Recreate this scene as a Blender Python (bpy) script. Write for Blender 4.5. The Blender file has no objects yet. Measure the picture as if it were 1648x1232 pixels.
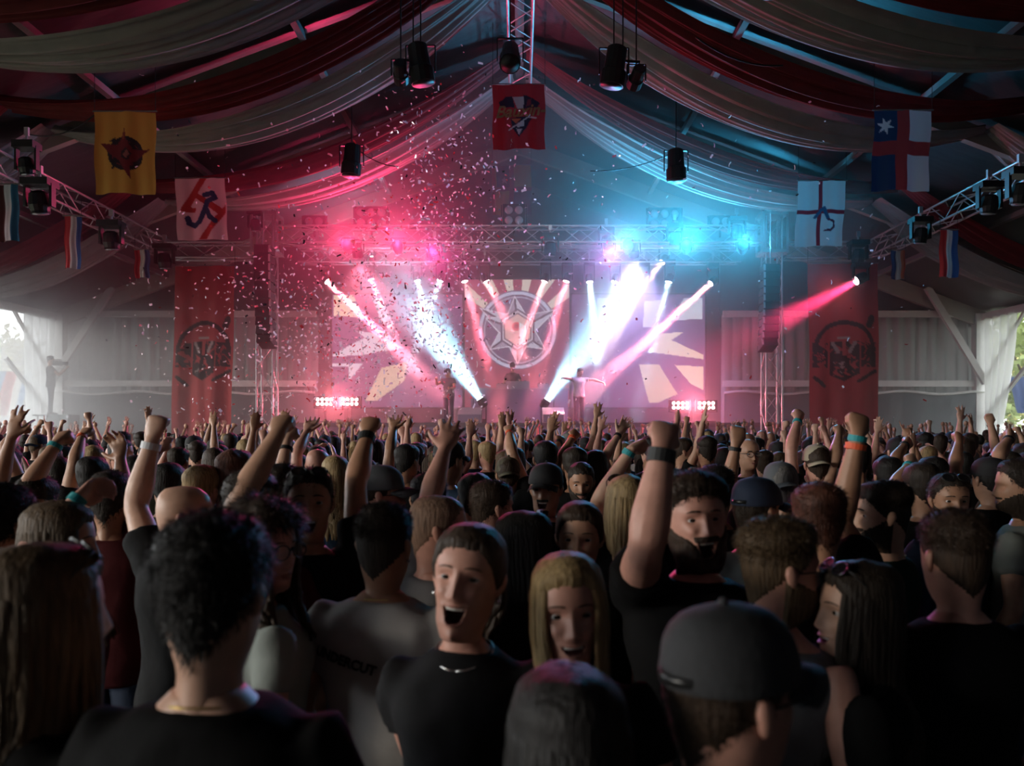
import bpy, bmesh, math, random
import numpy as np
from mathutils import Vector, Matrix, noise as mnoise
R = math.radians
random.seed(7)
rng = np.random.default_rng(7)
scene = bpy.context.scene
COL = scene.collection
# ------------------------------------------------------------------ camera
F, VX, VY, H = 1280.0, 836.0, 685.0, 1.9      # focal length in pixels, vanishing point, eye height
def P(px, py, Y):
    return Vector(((px - VX) * Y / F, Y, H + (VY - py) * Y / F))
cd = bpy.data.cameras.new('camera'); cam = bpy.data.objects.new('camera', cd); COL.objects.link(cam)
cam.location = (0, 0, H); cam.rotation_euler = (R(90), 0, 0)
cd.sensor_width = 36; cd.lens = 36 * F / 1648
cd.shift_x = (824 - VX) / 1648; cd.shift_y = (VY - 616) / 1648
cd.clip_start = 0.05; cd.clip_end = 500
cd.dof.use_dof = True; cd.dof.focus_distance = 8.0; cd.dof.aperture_fstop = 3.0
scene.camera = cam
# ------------------------------------------------------------------ view + sampling
vs = scene.view_settings
vs.view_transform = 'Standard'; vs.look = 'None'; vs.gamma = 1; vs.use_curve_mapping = False
vs.exposure = 0.0
cy = scene.cycles
cy.use_denoising = True
cy.max_bounces = 5; cy.diffuse_bounces = 2; cy.glossy_bounces = 1; cy.transmission_bounces = 4
cy.volume_bounces = 0; cy.transparent_max_bounces = 12
cy.sample_clamp_indirect = 4; cy.sample_clamp_direct = 0
cy.caustics_reflective = False; cy.caustics_refractive = False
cy.use_light_tree = True
cy.use_adaptive_sampling = True; cy.adaptive_threshold = .06; cy.adaptive_min_samples = 20
# ------------------------------------------------------------------ world: bright overcast afternoon, brighter to the left
SKY = 5.4
w = bpy.data.worlds.new('sky'); scene.world = w; w.use_nodes = True
nt = w.node_tree; nt.nodes.clear()
out = nt.nodes.new('ShaderNodeOutputWorld'); bg = nt.nodes.new('ShaderNodeBackground')
tc = nt.nodes.new('ShaderNodeTexCoord'); sep = nt.nodes.new('ShaderNodeSeparateXYZ')
mr = nt.nodes.new('ShaderNodeMapRange')
nt.links.new(tc.outputs['Generated'], sep.inputs[0]); nt.links.new(sep.outputs['X'], mr.inputs[0])
mr.inputs[1].default_value = -1; mr.inputs[2].default_value = 1; mr.inputs[3].default_value = SKY * 1.35; mr.inputs[4].default_value = SKY * 0.42
bg.inputs[0].default_value = (0.93, 0.97, 1.0, 1)
nt.links.new(mr.outputs[0], bg.inputs[1]); nt.links.new(bg.outputs[0], out.inputs[0])
try:
    w.cycles.sampling_method = 'MANUAL'; w.cycles.sample_map_resolution = 256
except Exception: pass
# ------------------------------------------------------------------ low hazy afternoon sun, slanting in under the left eaves
sl = bpy.data.lights.new('sun', 'SUN'); sl.energy = 1.5; sl.angle = R(10); sl.color = (1, .88, .72)
so = bpy.data.objects.new('sun', sl); COL.objects.link(so); so.rotation_euler = Vector((1, .42, -.22)).to_track_quat('-Z', 'Y').to_euler(); so.location = (-40, -10, 12)
# ------------------------------------------------------------------ helpers
def link(o, parent=None):
    COL.objects.link(o)
    if parent is not None: o.parent = parent
    return o
def tag(o, label=None, cat=None, group=None, kind=None):
    if label: o['label'] = label
    if cat: o['category'] = cat
    if group: o['group'] = group
    if kind: o['kind'] = kind
    return o
def empty(name, loc=(0, 0, 0), rz=0, label=None, cat=None, group=None, parent=None):
    o = bpy.data.objects.new(name, None); link(o, parent)
    o.location = loc; o.rotation_euler = (0, 0, rz); o.empty_display_size = 0.1
    return tag(o, label, cat, group)
class MB:
    """collects shapes; build() links them as ONE mesh object"""
    def __init__(s): s.v = []; s.f = []; s.m = []; s.n = 0
    def add(s, v, f, m=0):
        v = np.asarray(v, float); b = s.n
        s.v.append(v); s.n += len(v)
        s.f += [tuple(int(i) + b for i in q) for q in f]; s.m += [m] * len(f)
    def box(s, c, size, rot=None, m=0):
        x, y, z = [a / 2 for a in size]
        v = np.array([(-x,-y,-z),(x,-y,-z),(x,y,-z),(-x,y,-z),(-x,-y,z),(x,-y,z),(x,y,z),(-x,y,z)])
        if rot is not None: v = v @ np.array(rot.to_3x3()).T
        s.add(v + np.array(c), [(0,3,2,1),(4,5,6,7),(0,1,5,4),(1,2,6,5),(2,3,7,6),(3,0,4,7)], m)
    def bar(s, a, b, wx, wz=None, m=0):
        a = Vector(a); b = Vector(b); d = b - a
        s.box((a + b) / 2, (wx, d.length, wz or wx), d.to_track_quat('Y', 'Z').to_matrix(), m)
    def tube(s, pts, rad, n=8, m=0, up=None, caps=True, sq=2.0):
        """loft along pts; rad: per-point r or (ru, rv)"""
        pts = [np.array(p, float) for p in pts]; k = len(pts)
        rad = [(r, r) if np.isscalar(r) else r for r in (rad if hasattr(rad, '__len__') else [rad] * k)]
        T = [pts[min(i + 1, k - 1)] - pts[max(i - 1, 0)] for i in range(k)]
        T = [t / (np.linalg.norm(t) + 1e-9) for t in T]
        u = np.array(up if up is not None else ((1, 0, 0) if abs(T[0][0]) < .8 else (0, 1, 0)), float)
        vs_ = []
        ang = np.linspace(0, 2 * math.pi, n, endpoint=False)
        ca, sa = np.cos(ang), np.sin(ang)
        if sq != 2.0:
            ca = np.sign(ca) * np.abs(ca) ** (2 / sq); sa = np.sign(sa) * np.abs(sa) ** (2 / sq)
        for i in range(k):
            u = u - T[i] * (u @ T[i]); u = u / (np.linalg.norm(u) + 1e-9); w_ = np.cross(T[i], u)
            vs_.append(pts[i] + np.outer(ca * rad[i][0], u) + np.outer(sa * rad[i][1], w_))
        v = np.vstack(vs_); f = []
        for i in range(k - 1):
            for j in range(n):
                a = i * n + j; b = i * n + (j + 1) % n
                f.append((a, b, b + n, a + n))
        if caps:
            f.append(tuple(range(n - 1, -1, -1))); f.append(tuple((k - 1) * n + j for j in range(n)))
        s.add(v, f, m)
    def rings(s, rings, m=0, closed=True, caps=True):
        n = len(rings[0]); v = np.vstack(rings); f = []
        for i in range(len(rings) - 1):
            for j in range(n if closed else n - 1):
                a = i * n + j; b = i * n + (j + 1) % n
                f.append((a, b, b + n, a + n))
        if caps and closed:
            f.append(tuple(range(n - 1, -1, -1))); f.append(tuple((len(rings) - 1) * n + j for j in range(n)))
        s.add(v, f, m)
    def sphere(s, c, r, nu=12, nv=8, m=0, rot=None):
        r = np.array((r, r, r) if np.isscalar(r) else r); vv = []; f = []
        for i in range(nv + 1):
            t = math.pi * i / nv
            for j in range(nu):
                p = 2 * math.pi * j / nu
                vv.append((math.sin(t) * math.cos(p), math.sin(t) * math.sin(p), math.cos(t)))
        vv = np.array(vv) * r
        if rot is not None: vv = vv @ np.array(rot.to_3x3()).T
        for i in range(nv):
            for j in range(nu):
                a = i * nu + j; b = i * nu + (j + 1) % nu
                f.append((a, a + nu, b + nu, b))
        s.add(vv + np.array(c), f, m)
    def cyl(s, a, b, r0, r1=None, n=16, m=0):
        s.tube([a, b], [r0, r1 if r1 is not None else r0], n=n, m=m)
    def mesh(s, name, smooth=False, mats=()):
        me = bpy.data.meshes.new(name)
        v = np.vstack(s.v) if s.v else np.zeros((0, 3))
        me.from_pydata(v.tolist(), [], s.f)
        for m_ in mats: me.materials.append(m_)
        if any(s.m): me.polygons.foreach_set('material_index', s.m)
        if smooth: me.polygons.foreach_set('use_smooth', [True] * len(me.polygons))
        return me
    def build(s, name, mats, parent=None, smooth=False, loc=None):
        mats = mats if isinstance(mats, (list, tuple)) else [mats]
        o = bpy.data.objects.new(name, s.mesh(name, smooth, mats)); link(o, parent)
        if loc is not None: o.location = loc
        return o
def smart_smooth(o, ang=40):
    me = o.data
    me.polygons.foreach_set('use_smooth', [True] * len(me.polygons))
    try: me.set_sharp_from_angle(angle=R(ang))
    except Exception: pass
MATS = {}
def mat(name, col, rough=.6, metal=0, bump=0, bscale=60, spec=.5, var=0, vscale=8, emit=None, estr=0, transl=0, attr=None, alpha=1, bstretch=None, sheen=0):
    if name in MATS: return MATS[name]
    m = bpy.data.materials.new(name); m.use_nodes = True
    nt = m.node_tree; b = nt.nodes['Principled BSDF']; outn = nt.nodes['Material Output']
    b.inputs['Base Color'].default_value = (*col, 1); b.inputs['Roughness'].default_value = rough
    b.inputs['Metallic'].default_value = metal; b.inputs['Specular IOR Level'].default_value = spec
    b.inputs['Alpha'].default_value = alpha
    if sheen: b.inputs['Sheen Weight'].default_value = sheen; b.inputs['Sheen Roughness'].default_value = .4
    src = None
    if attr:
        a = nt.nodes.new('ShaderNodeAttribute'); a.attribute_name = attr; src = a.outputs['Color']
        nt.links.new(src, b.inputs['Base Color'])
    if var or bump:
        tcn = nt.nodes.new('ShaderNodeTexCoord'); mp = nt.nodes.new('ShaderNodeMapping')
        nt.links.new(tcn.outputs['Object'], mp.inputs[0])
        if bstretch: mp.inputs['Scale'].default_value = bstretch
    if var:
        n = nt.nodes.new('ShaderNodeTexNoise'); n.inputs['Scale'].default_value = vscale; n.inputs['Detail'].default_value = 4
        nt.links.new(mp.outputs[0], n.inputs['Vector'])
        mx = nt.nodes.new('ShaderNodeMix'); mx.data_type = 'RGBA'; mx.blend_type = 'MULTIPLY'
        rp = nt.nodes.new('ShaderNodeMapRange'); rp.inputs[1].default_value = .3; rp.inputs[2].default_value = .7
        rp.inputs[3].default_value = 1 - var; rp.inputs[4].default_value = 1 + var * .5
        nt.links.new(n.outputs['Fac'], rp.inputs[0])
        mx.inputs[0].default_value = 1
        if src: nt.links.new(src, mx.inputs[6])
        else: mx.inputs[6].default_value = (*col, 1)
        nt.links.new(rp.outputs[0], mx.inputs[7]); nt.links.new(mx.outputs[2], b.inputs['Base Color']); src = mx.outputs[2]
    if bump:
        n2 = nt.nodes.new('ShaderNodeTexNoise'); n2.inputs['Scale'].default_value = bscale; n2.inputs['Detail'].default_value = 3
        nt.links.new(mp.outputs[0], n2.inputs['Vector'])
        bp = nt.nodes.new('ShaderNodeBump'); bp.inputs['Strength'].default_value = bump; bp.inputs['Distance'].default_value = .01
        nt.links.new(n2.outputs['Fac'], bp.inputs['Height']); nt.links.new(bp.outputs[0], b.inputs['Normal'])
    if emit is not None:
        b.inputs['Emission Color'].default_value = (*emit, 1); b.inputs['Emission Strength'].default_value = estr
    if transl:
        t = nt.nodes.new('ShaderNodeBsdfTranslucent'); ms = nt.nodes.new('ShaderNodeMixShader'); ms.inputs[0].default_value = transl
        if src: nt.links.new(src, t.inputs[0])
        else: t.inputs[0].default_value = (*col, 1)
        nt.links.new(b.outputs[0], ms.inputs[1]); nt.links.new(t.outputs[0], ms.inputs[2]); nt.links.new(ms.outputs[0], outn.inputs[0])
    MATS[name] = m
    return m
def emission_attr(name, attr, strength):
    m = bpy.data.materials.new(name); m.use_nodes = True; nt = m.node_tree
    b = nt.nodes['Principled BSDF']; a = nt.nodes.new('ShaderNodeAttribute'); a.attribute_name = attr
    b.inputs['Base Color'].default_value = (.02, .02, .02, 1); b.inputs['Roughness'].default_value = .5
    nt.links.new(a.outputs['Color'], b.inputs['Emission Color']); b.inputs['Emission Strength'].default_value = strength
    return m
def spot(name, loc, aim, col, power, size, blend=.25, radius=.06, parent=None):
    l = bpy.data.lights.new(name, 'SPOT'); l.energy = power; l.color = col; l.spot_size = R(size); l.spot_blend = blend; l.shadow_soft_size = radius
    o = bpy.data.objects.new(name, l); COL.objects.link(o)
    o.rotation_euler = (Vector(aim) - Vector(loc)).to_track_quat('-Z', 'Y').to_euler(); o.location = loc
    return o
def poly_in(x, y, poly):
    """vectorised point in polygon"""
    ins = np.zeros(x.shape, bool); n = len(poly); j = n - 1
    for i in range(n):
        xi, yi = poly[i]; xj, yj = poly[j]
        c = ((yi > y) != (yj > y)) & (x < (xj - xi) * (y - yi) / (yj - yi + 1e-12) + xi)
        ins ^= c; j = i
    return ins
def cloth_grid(W_, Hh, nu, nv, paint, wave):
    """hanging cloth, top edge at z=0, in the xz plane; paint(u,v)->rgb array, wave(x,z)->(dx,dy,dz)"""
    u, v = np.meshgrid(np.linspace(0, 1, nu + 1), np.linspace(0, 1, nv + 1))
    x = (u - .5) * W_; z = -v * Hh
    dx, dy, dz = wave(x, z, u, v)
    V = np.stack([x + dx, dy + 0 * x, z + dz], -1).reshape(-1, 3)
    idx = np.arange((nu + 1) * (nv + 1)).reshape(nv + 1, nu + 1)
    f = np.stack([idx[:-1, :-1], idx[1:, :-1], idx[1:, 1:], idx[:-1, 1:]], -1).reshape(-1, 4)
    me = bpy.data.meshes.new('cloth'); me.from_pydata(V.tolist(), [], f.tolist())
    c = np.ones(((nu + 1) * (nv + 1), 4)); c[:, :3] = paint(u.ravel(), v.ravel())
    a = me.color_attributes.new('print', 'FLOAT_COLOR', 'POINT'); a.data.foreach_set('color', c.ravel())
    me.polygons.foreach_set('use_smooth', [True] * len(me.polygons))
    return me
UNIT = {}
def unit_bar(n=6):
    """shared unit cylinder, radius 1, length 1 along +z"""
    if n not in UNIT:
        b = MB(); b.tube([(0, 0, 0), (0, 0, 1)], [1, 1], n=n); UNIT[n] = b.mesh('bar', True); 
    return UNIT[n]
def rod(name, a, b, r, m, parent, origin=Vector((0, 0, 0)), n=6):
    key = (n, m.name)
    if key not in UNIT:
        me = unit_bar(n).copy(); me.materials.append(m); UNIT[key] = me
    o = bpy.data.objects.new(name, UNIT[key]); link(o, parent)
    a = Vector(a); b = Vector(b); d = b - a
    q = d.to_track_quat('Z', 'Y')
    o.location = a - origin; o.rotation_mode = 'QUATERNION'; o.rotation_quaternion = q; o.scale = (r, r, d.length)
    return o

def text_mesh(name, cu, m, parent):
    t_ = bpy.data.objects.new('tmp_text', cu); me = bpy.data.meshes.new_from_object(t_); bpy.data.objects.remove(t_); bpy.data.curves.remove(cu)
    me.materials.clear(); me.materials.append(m); o = bpy.data.objects.new(name, me); link(o, parent); return o

def disk_beam(name, loc, d, col, power, size, diam=.17):
    """lamp with a lens of real diameter throwing a narrow beam; power given as for a bare spot"""
    l = bpy.data.lights.new(name, 'AREA'); l.shape = 'DISK'; l.size = diam; l.spread = R(size); l.color = col
    l.energy = power * .0796 * math.pi * R(size / 2) ** 2 * DB
    o = bpy.data.objects.new(name, l); COL.objects.link(o); o.location = loc; o.rotation_euler = d.to_track_quat('-Z', 'Y').to_euler(); return o
DB = 1.0
# ------------------------------------------------------------------ large area light openings (portals only guide the sky light)
W, YB, ZE, ZR = 15.0, 25.8, H + 3.63, H + 9.24
SL = (ZR - ZE) / W
def zroof(x): return ZR - SL * abs(x)
BAY = 5.07
FR = [YB - BAY * k for k in range(8)]
YF = FR[-1]
def portal(loc, sx, sy, rot):
    l = bpy.data.lights.new('portal', 'AREA'); l.shape = 'RECTANGLE'; l.size = sx; l.size_y = sy; l.cycles.is_portal = True
    o = bpy.data.objects.new('sky_portal', l); COL.objects.link(o); o.location = loc; o.rotation_euler = rot
portal((-W - .3, (YF + YB) / 2, ZE / 2), ZE, YB - YF, (0, R(-90), 0))
portal((W + .3, YB - BAY / 2, ZE / 2), ZE, BAY, (0, R(90), 0))
# ------------------------------------------------------------------ materials of the place
M_floor = mat('floor_board', (.05, .045, .04), .8, var=.4, vscale=3, bump=.3, bscale=20)
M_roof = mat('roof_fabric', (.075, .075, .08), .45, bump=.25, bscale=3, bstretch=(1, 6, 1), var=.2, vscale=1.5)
M_alu = mat('aluminium', (.22, .22, .22), .7, 0, bump=.1, bscale=30)
M_beam = mat('beam_paint', (.40, .38, .33), .6, var=.15, vscale=2)
M_white = mat('white_frame', (.75, .75, .72), .5, var=.1, vscale=4)
M_truss = mat('truss_metal', (.62, .62, .64), .35, .6)
M_black = mat('black_metal', (.012, .012, .013), .5)
M_blackc = mat('black_cloth', (.02, .02, .024), .85, bump=.3, bscale=5, bstretch=(4, 1, .2))
M_curt = mat('grey_curtain', (.46, .48, .47), .75, bump=.2, bscale=8, bstretch=(3, 1, .3), transl=.25)
M_curtd = mat('dark_tarp', (.10, .125, .13), .6, bump=.2, bscale=6)
M_sheer = mat('sheer_plastic', (.85, .87, .85), .3, transl=.55, alpha=.72)
M_drw = mat('white_drape', (.46, .44, .43), .75, var=.12, vscale=3, transl=.15)
M_drr = mat('red_drape', (.22, .018, .025), .75, var=.2, vscale=3, transl=.12)
# ------------------------------------------------------------------ floor and roof
b = MB(); b.box((0, (YF + 32) / 2, -.05), (30.6, 32 - YF, .1)); fl = b.build('floor', M_floor); tag(fl, kind='structure')
for sd, nm in ((-1, 'ceiling_left'), (1, 'ceiling_right')):
    root = empty(nm); tag(root, kind='structure')
    for k in range(len(FR)):
        y1 = FR[k] if k else FR[0]; y0 = FR[k + 1] if k + 1 < len(FR) else None
        if y0 is None: continue
        nx, ny = 40, 8; V = []; Fc = []
        for i in range(nx + 1):
            for j in range(ny + 1):
                x = i / nx * (W + .5); y = y0 + (y1 - y0) * j / ny
                z = zroof(x) + .12 - .10 * math.sin(math.pi * j / ny) + .02 * math.sin(x * 5 + j) * math.sin(math.pi * j / ny)
                V.append((sd * x, y, z))
        for i in range(nx):
            for j in range(ny):
                a = i * (ny + 1) + j; Fc.append((a, a + 1, a + ny + 2, a + ny + 1) if sd > 0 else (a, a + ny + 1, a + ny + 2, a + 1))
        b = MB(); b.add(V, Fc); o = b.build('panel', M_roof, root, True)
# last bay over the stage
root = empty('ceiling_stage'); tag(root, kind='structure')
for sd in (-1, 1):
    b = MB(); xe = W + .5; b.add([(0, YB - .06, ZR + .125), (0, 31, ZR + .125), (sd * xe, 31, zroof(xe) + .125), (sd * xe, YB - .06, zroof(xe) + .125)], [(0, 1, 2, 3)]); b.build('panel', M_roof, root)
# ------------------------------------------------------------------ frames: rafters, posts, purlins, eaves, braces
n_tr = 0
def trim(parts, m):
    global n_tr; n_tr += 1
    b = MB()
    for a, c, wx, wz in parts: b.bar(a, c, wx, wz)
    o = b.build('trim_%d' % n_tr, m); return tag(o, kind='structure')
for k, y in enumerate(FR):
    for sd in (-1, 1):
        trim([((0, y, ZR - .18), (sd * W, y, ZE - .18), .16, .34 if k else .5)], M_beam)
        if k == 0:
            trim([((sd * (W - .05), y, 0), (sd * (W - .05), y, ZE), .42, .30)], M_white)
        else:
            trim([((sd * (W - .05), y, 0), (sd * (W - .05), y, ZE), .2, .3)], M_alu)
for x in (4.2, 7.7, 11.4):
    for sd in (-1, 1):
        trim([((sd * x, FR[-1], zroof(x) - .14), (sd * x, YB, zroof(x) - .14), .13, .12)], M_alu)
for sd in (-1, 1):
    trim([((sd * W, YF, ZE - .12), (sd * W, YB, ZE - .12), .16, .22)], M_white)
    # knee brace from rafter to post in the back frame, and side-wall diagonal
    a, c = (P(181, 462, YB - .3), P(84, 612, YB - .3)) if sd < 0 else (P(1492, 462, YB - .3), P(1586, 616, YB - .3))
    trim([(a, c, .14, .2)], M_white)
    trim([((sd * W, 23.2, 3.9), (sd * W, YB - .3, 2.2), .1, .1)], M_white)
    trim([((sd * W, 23.6, ZE - .2), (sd * W, YB - .3, 3.4), .08, .08)], M_white)
trim([((0, YF, ZR - .1), (0, YB, ZR - .1), .2, .2)], M_alu)
# ------------------------------------------------------------------ back gable: fabric, rails, grey curtains, dark tarpaulin
def curtain_mesh(x0, x1, z0, z1, y, n, amp, seed=0, hemwave=0):
    rs = np.random.default_rng(seed); nz = 10
    xs = np.linspace(x0, x1, n); ph = np.cumsum(rs.uniform(.25, .9, n)); V = []; Fc = []
    for j in range(nz + 1):
        t = j / nz
        for i, x in enumerate(xs):
            z = z1 + (z0 - z1) * t
            if hemwave and t == 0: z += hemwave * math.sin(i * .35)
            V.append((x + .03 * math.sin(ph[i] * 1.7 + t), y + amp * math.sin(ph[i] * 1.6) * (.55 + .45 * t) + .05 * math.sin(3 * t + i * .1), z))
    for j in range(nz):
        for i in range(n - 1):
            a = j * n + i; Fc.append((a, a + n, a + n + 1, a + 1))
    bb = MB(); bb.add(V, Fc); return bb
yb = YB + .25
for sd, nm in ((-1, 'left'), (1, 'right')):
    xi, xo = sd * 6.6, sd * W
    b = MB(); b.add([(xi, yb + .1, ZE - .4), (xo, yb + .1, ZE - .4), (xo, yb + .1, ZE + .14), (xi, yb + .1, zroof(6.6) + .14)], [(0, 1, 2, 3)])
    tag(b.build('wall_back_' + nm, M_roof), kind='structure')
    zt = H + (685 - 505) * YB / F; zm = H + (685 - 617) * YB / F; zl = H + (685 - 632) * YB / F
    trim([((xo, YB, zt), (xi, YB, zt), .14, .20)], M_white)
    trim([((xo, YB, zm), (xi, YB, zm), .12, .20)], M_white)
    o = curtain_mesh(min(xi, xo), max(xi, xo), 1.0, zt, yb, 150, .09, 3 + sd).build('curtain', M_curt, None, True)
    tag(o, 'pale grey pleated curtain behind the open %s corner post of the tent' % ('sunlit' if sd < 0 else 'shaded'), 'curtain', 'grey back-wall curtains')
    o = curtain_mesh(min(xi, xo) , max(xi, xo) , 0, zl, yb - .35, 60, .03, 9 + sd, .05).build('tarpaulin', M_curtd, None, True)
    tag(o, 'dark grey tarpaulin below the %s grey curtain' % ('sunlit' if sd < 0 else 'shaded'), 'tarpaulin', 'dark tarpaulins')
    # white hem rope of the tarpaulin
    bb = MB(); xs = np.linspace(xi, xo, 24); bb.tube([(x, yb - .42, zl + .05 * math.sin(i * .9)) for i, x in enumerate(xs)], .045, n=6); bb.build('hem', M_white, o, True)
# stage box behind the gable
b = MB(); b.box((0, 30.6, 6), (30, .1, 12)); tag(b.build('wall_stage_back', M_blackc), kind='structure')
for sd, nm in ((-1, 'left'), (1, 'right')):
    b = curtain_mesh(0, 4.4, 0, 9.4, 0, 60, .07, 20 + sd); o = b.build('wall_stage_' + nm, M_blackc, None, True); o.location = (sd * 8.4, YB + .6, 0); o.rotation_euler = (0, 0, R(90)); tag(o, kind='structure')
# side walls: right side closed for the near bays, left side open
b = curtain_mesh(0, FR[1] - YF, 0, ZE, 0, 260, .06, 40); o = b.build('wall_right', M_curtd, None, True); o.location = (W + .1, YF, 0); o.rotation_euler = (0, 0, R(90)); tag(o, kind='structure')
b = MB(); b.add([(-W, YF - .2, 0), (W, YF - .2, 0), (W, YF - .2, ZE), (0, YF - .2, ZR), (-W, YF - .2, ZE)], [(0, 1, 2, 3, 4)]); tag(b.build('wall_front', M_curtd), kind='structure')
# sheer plastic side sheets, tied back at the open corner bays
def sheer(name, sd, y0, y1, yb0, yb1, lab):
    n, nz = 40, 14; V = []; Fc = []
    for j in range(nz + 1):
        t = j / nz; e = t * t * (3 - 2 * t)
        for i in range(n + 1):
            s = i / n; ya = y0 + (y1 - y0) * s; yc = yb0 + (yb1 - yb0) * s
            V.append((sd * (W - .12 + .07 * math.sin(s * 26 + 2 * t)), ya + (yc - ya) * e, ZE - .2 - (ZE - .2) * t))
    for j in range(nz):
        for i in range(n):
            a = j * (n + 1) + i; Fc.append((a, a + n + 1, a + n + 2, a + 1))
    bb = MB(); bb.add(V, Fc); o = bb.build(name, M_sheer, None, True); return tag(o, lab, 'curtain', 'sheer side sheets')
sheer('sheer_curtain', -1, 23.9, 25.5, 24.2, 25.4, 'sheer white plastic sheet hanging beside the sunlit corner post')
sheer('sheer_curtain', 1, 23.8, 25.5, 24.9, 25.4, 'sheer white plastic sheet hanging beside the shaded corner post')
# ------------------------------------------------------------------ outside: lawn, trees, parked tent flags
M_lawn = mat('lawn', (.12, .13, .08), .9, var=.3, vscale=.5)
b = MB(); b.box((0, 40, -.16), (260, 200, .1)); tag(b.build('ground', M_lawn), kind='structure')
M_leaf = [mat('leaf_a', (.42, .40, .14), .7, transl=.3), mat('leaf_b', (.24, .30, .10), .7, transl=.3), mat('leaf_c', (.48, .42, .2), .7, transl=.3)]
M_bark = mat('bark', (.09, .07, .05), .9)
def tree(loc, hgt, rad, mi, lab, seed):
    rs = np.random.default_rng(seed); root = empty('tree', loc, 0, lab, 'tree', 'trees beyond the tent')
    bb = MB(); bb.tube([(0, 0, 0), (.2, 0, hgt * .3), (.1, .1, hgt * .6)], [.35, .25, .12], n=8)
    for q in range(5):
        a = q * 1.3; bb.tube([(.15, 0, hgt * (.28 + .06 * q)), (math.cos(a) * rad * .6, math.sin(a) * rad * .6, hgt * (.5 + .06 * q))], [.12, .04], n=5)
    bb.build('trunk', M_bark, root, True)
    cl = []
    for q in range(26):
        a = rs.uniform(0, 6.28); e = rs.uniform(-.8, 1); rr = rs.uniform(.3, .95)
        cl.append((math.cos(a) * rad * rr * math.sqrt(1 - e * e * .8), math.sin(a) * rad * rr * math.sqrt(1 - e * e * .8), hgt * .62 + e * hgt * .34))
    cl = np.array(cl); n = 2600
    c = cl[rs.integers(0, len(cl), n)] + rs.normal(0, rad * .16, (n, 3))
    u = rs.normal(0, 1, (n, 3)); u /= np.linalg.norm(u, axis=1)[:, None]; v = np.cross(u, rs.normal(0, 1, (n, 3))); v /= np.linalg.norm(v, axis=1)[:, None]
    s = rs.uniform(.14, .3, (n, 1)); u *= s; v *= s * .7
    V = np.stack([c - u, c + v * .8, c + u, c - v * .8], 1).reshape(-1, 3)
    bb = MB(); bb.add(V, np.arange(n * 4).reshape(-1, 4)); o = bb.build('foliage', M_leaf[mi], root)
    o['kind'] = 'stuff'
for i, (px, Y, top, rad, mi, lab) in enumerate([
    (-20, 44, 548, 3.6, 0, 'sunlit yellow-green tree seen through the open left bay'),
    (30, 52, 560, 3.4, 2, 'pale hazy tree behind the striped flag outside'),
    (60, 60, 575, 3.0, 1, 'distant tree between the striped flag and the sheer sheet'),
    (1655, 42, 495, 4.2, 1, 'tall green tree seen through the open right bay'),
    (1622, 55, 540, 3.6, 0, 'yellow-green tree behind the sheer sheet of the shaded corner')]):
    p = P(px, 685, Y); hgt = H + (685 - top) * Y / F
    tree((p.x, Y, -.11), hgt, rad, mi, lab, 60 + i)
# ------------------------------------------------------------------ draped swags: white and red cloth from ridge to side and on to the eaves
def swag(Y0, wY, m, x0, x1, z0, z1, sag, sd, lab, grp, seed, taper=1.0):
    ns, nw = 40, 48; rs = np.random.default_rng(seed); ph = rs.uniform(0, 6.28, 3); V = []; Fc = []
    for i in range(ns + 1):
        s = i / ns; x = x0 + (x1 - x0) * s; zc = z0 + (z1 - z0) * s - 4 * sag * s * (1 - s)
        wd = wY * (1 - (1 - taper) * s ** 3) * (.55 + .45 * min(1, 4 * s))
        for j in range(nw + 1):
            t = j / nw - .5
            fold = .05 * math.sin(t * 26 + ph[0] + .8 * math.sin(s * 3 + ph[1])) + .035 * math.sin(t * 57 + ph[2] + math.sin(s * 4)) + .014 * math.sin(t * 104 + ph[1])
            V.append((sd * x + .02 * math.sin(9 * s + t * 7), Y0 + t * wd, zc - .22 * (1 - (2 * t) ** 2) * math.sin(math.pi * s) + fold * min(1, 6 * s)))
    for i in range(ns):
        for j in range(nw):
            a = i * (nw + 1) + j; Fc.append((a, a + 1, a + nw + 2, a + nw + 1))
    bb = MB(); bb.add(V, Fc); o = bb.build('drape', m, None, True)
    return tag(o, lab, 'drape', grp)
ordn = {12.0: 'nearest', 15.5: 'middle', 20.4: 'farthest'}
for (yw, sg) in ((12.0, 1.2), (15.5, 1.25), (20.4, 1.0)):
    for sd in (-1, 1):
        sn = 'left' if sd < 0 else 'right'
        swag(yw, 1.5, M_drw, .15, 9.0, ZR - .35, H + 5.75, sg, sd, '%s white ceiling drape sweeping from ridge to the %s side' % (ordn[yw], sn), 'white ceiling drapes', int(yw * 10) + sd, .25)
        swag(yw - 1.35, 1.15, M_drr, .15, 9.2, ZR - .3, H + 5.75, sg - .1, sd, '%s dark red ceiling drape sweeping from ridge to the %s side' % (ordn[yw], sn), 'red ceiling drapes', int(yw * 10) + 5 + sd, .5)
        swag(yw, 1.4, M_drw, 9.1, W - .2, H + 5.75, ZE - .3, .55, sd, '%s white drape hanging low towards the %s eaves' % (ordn[yw], sn), 'white eaves drapes', int(yw * 10) + 9 + sd, .9)
        swag(yw - 1.3, 1.0, M_drr, 9.3, W - .2, H + 5.75, ZE - .25, .45, sd, '%s dark red drape hanging low towards the %s eaves' % (ordn[yw], sn), 'red eaves drapes', int(yw * 10) + 14 + sd, .9)
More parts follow.
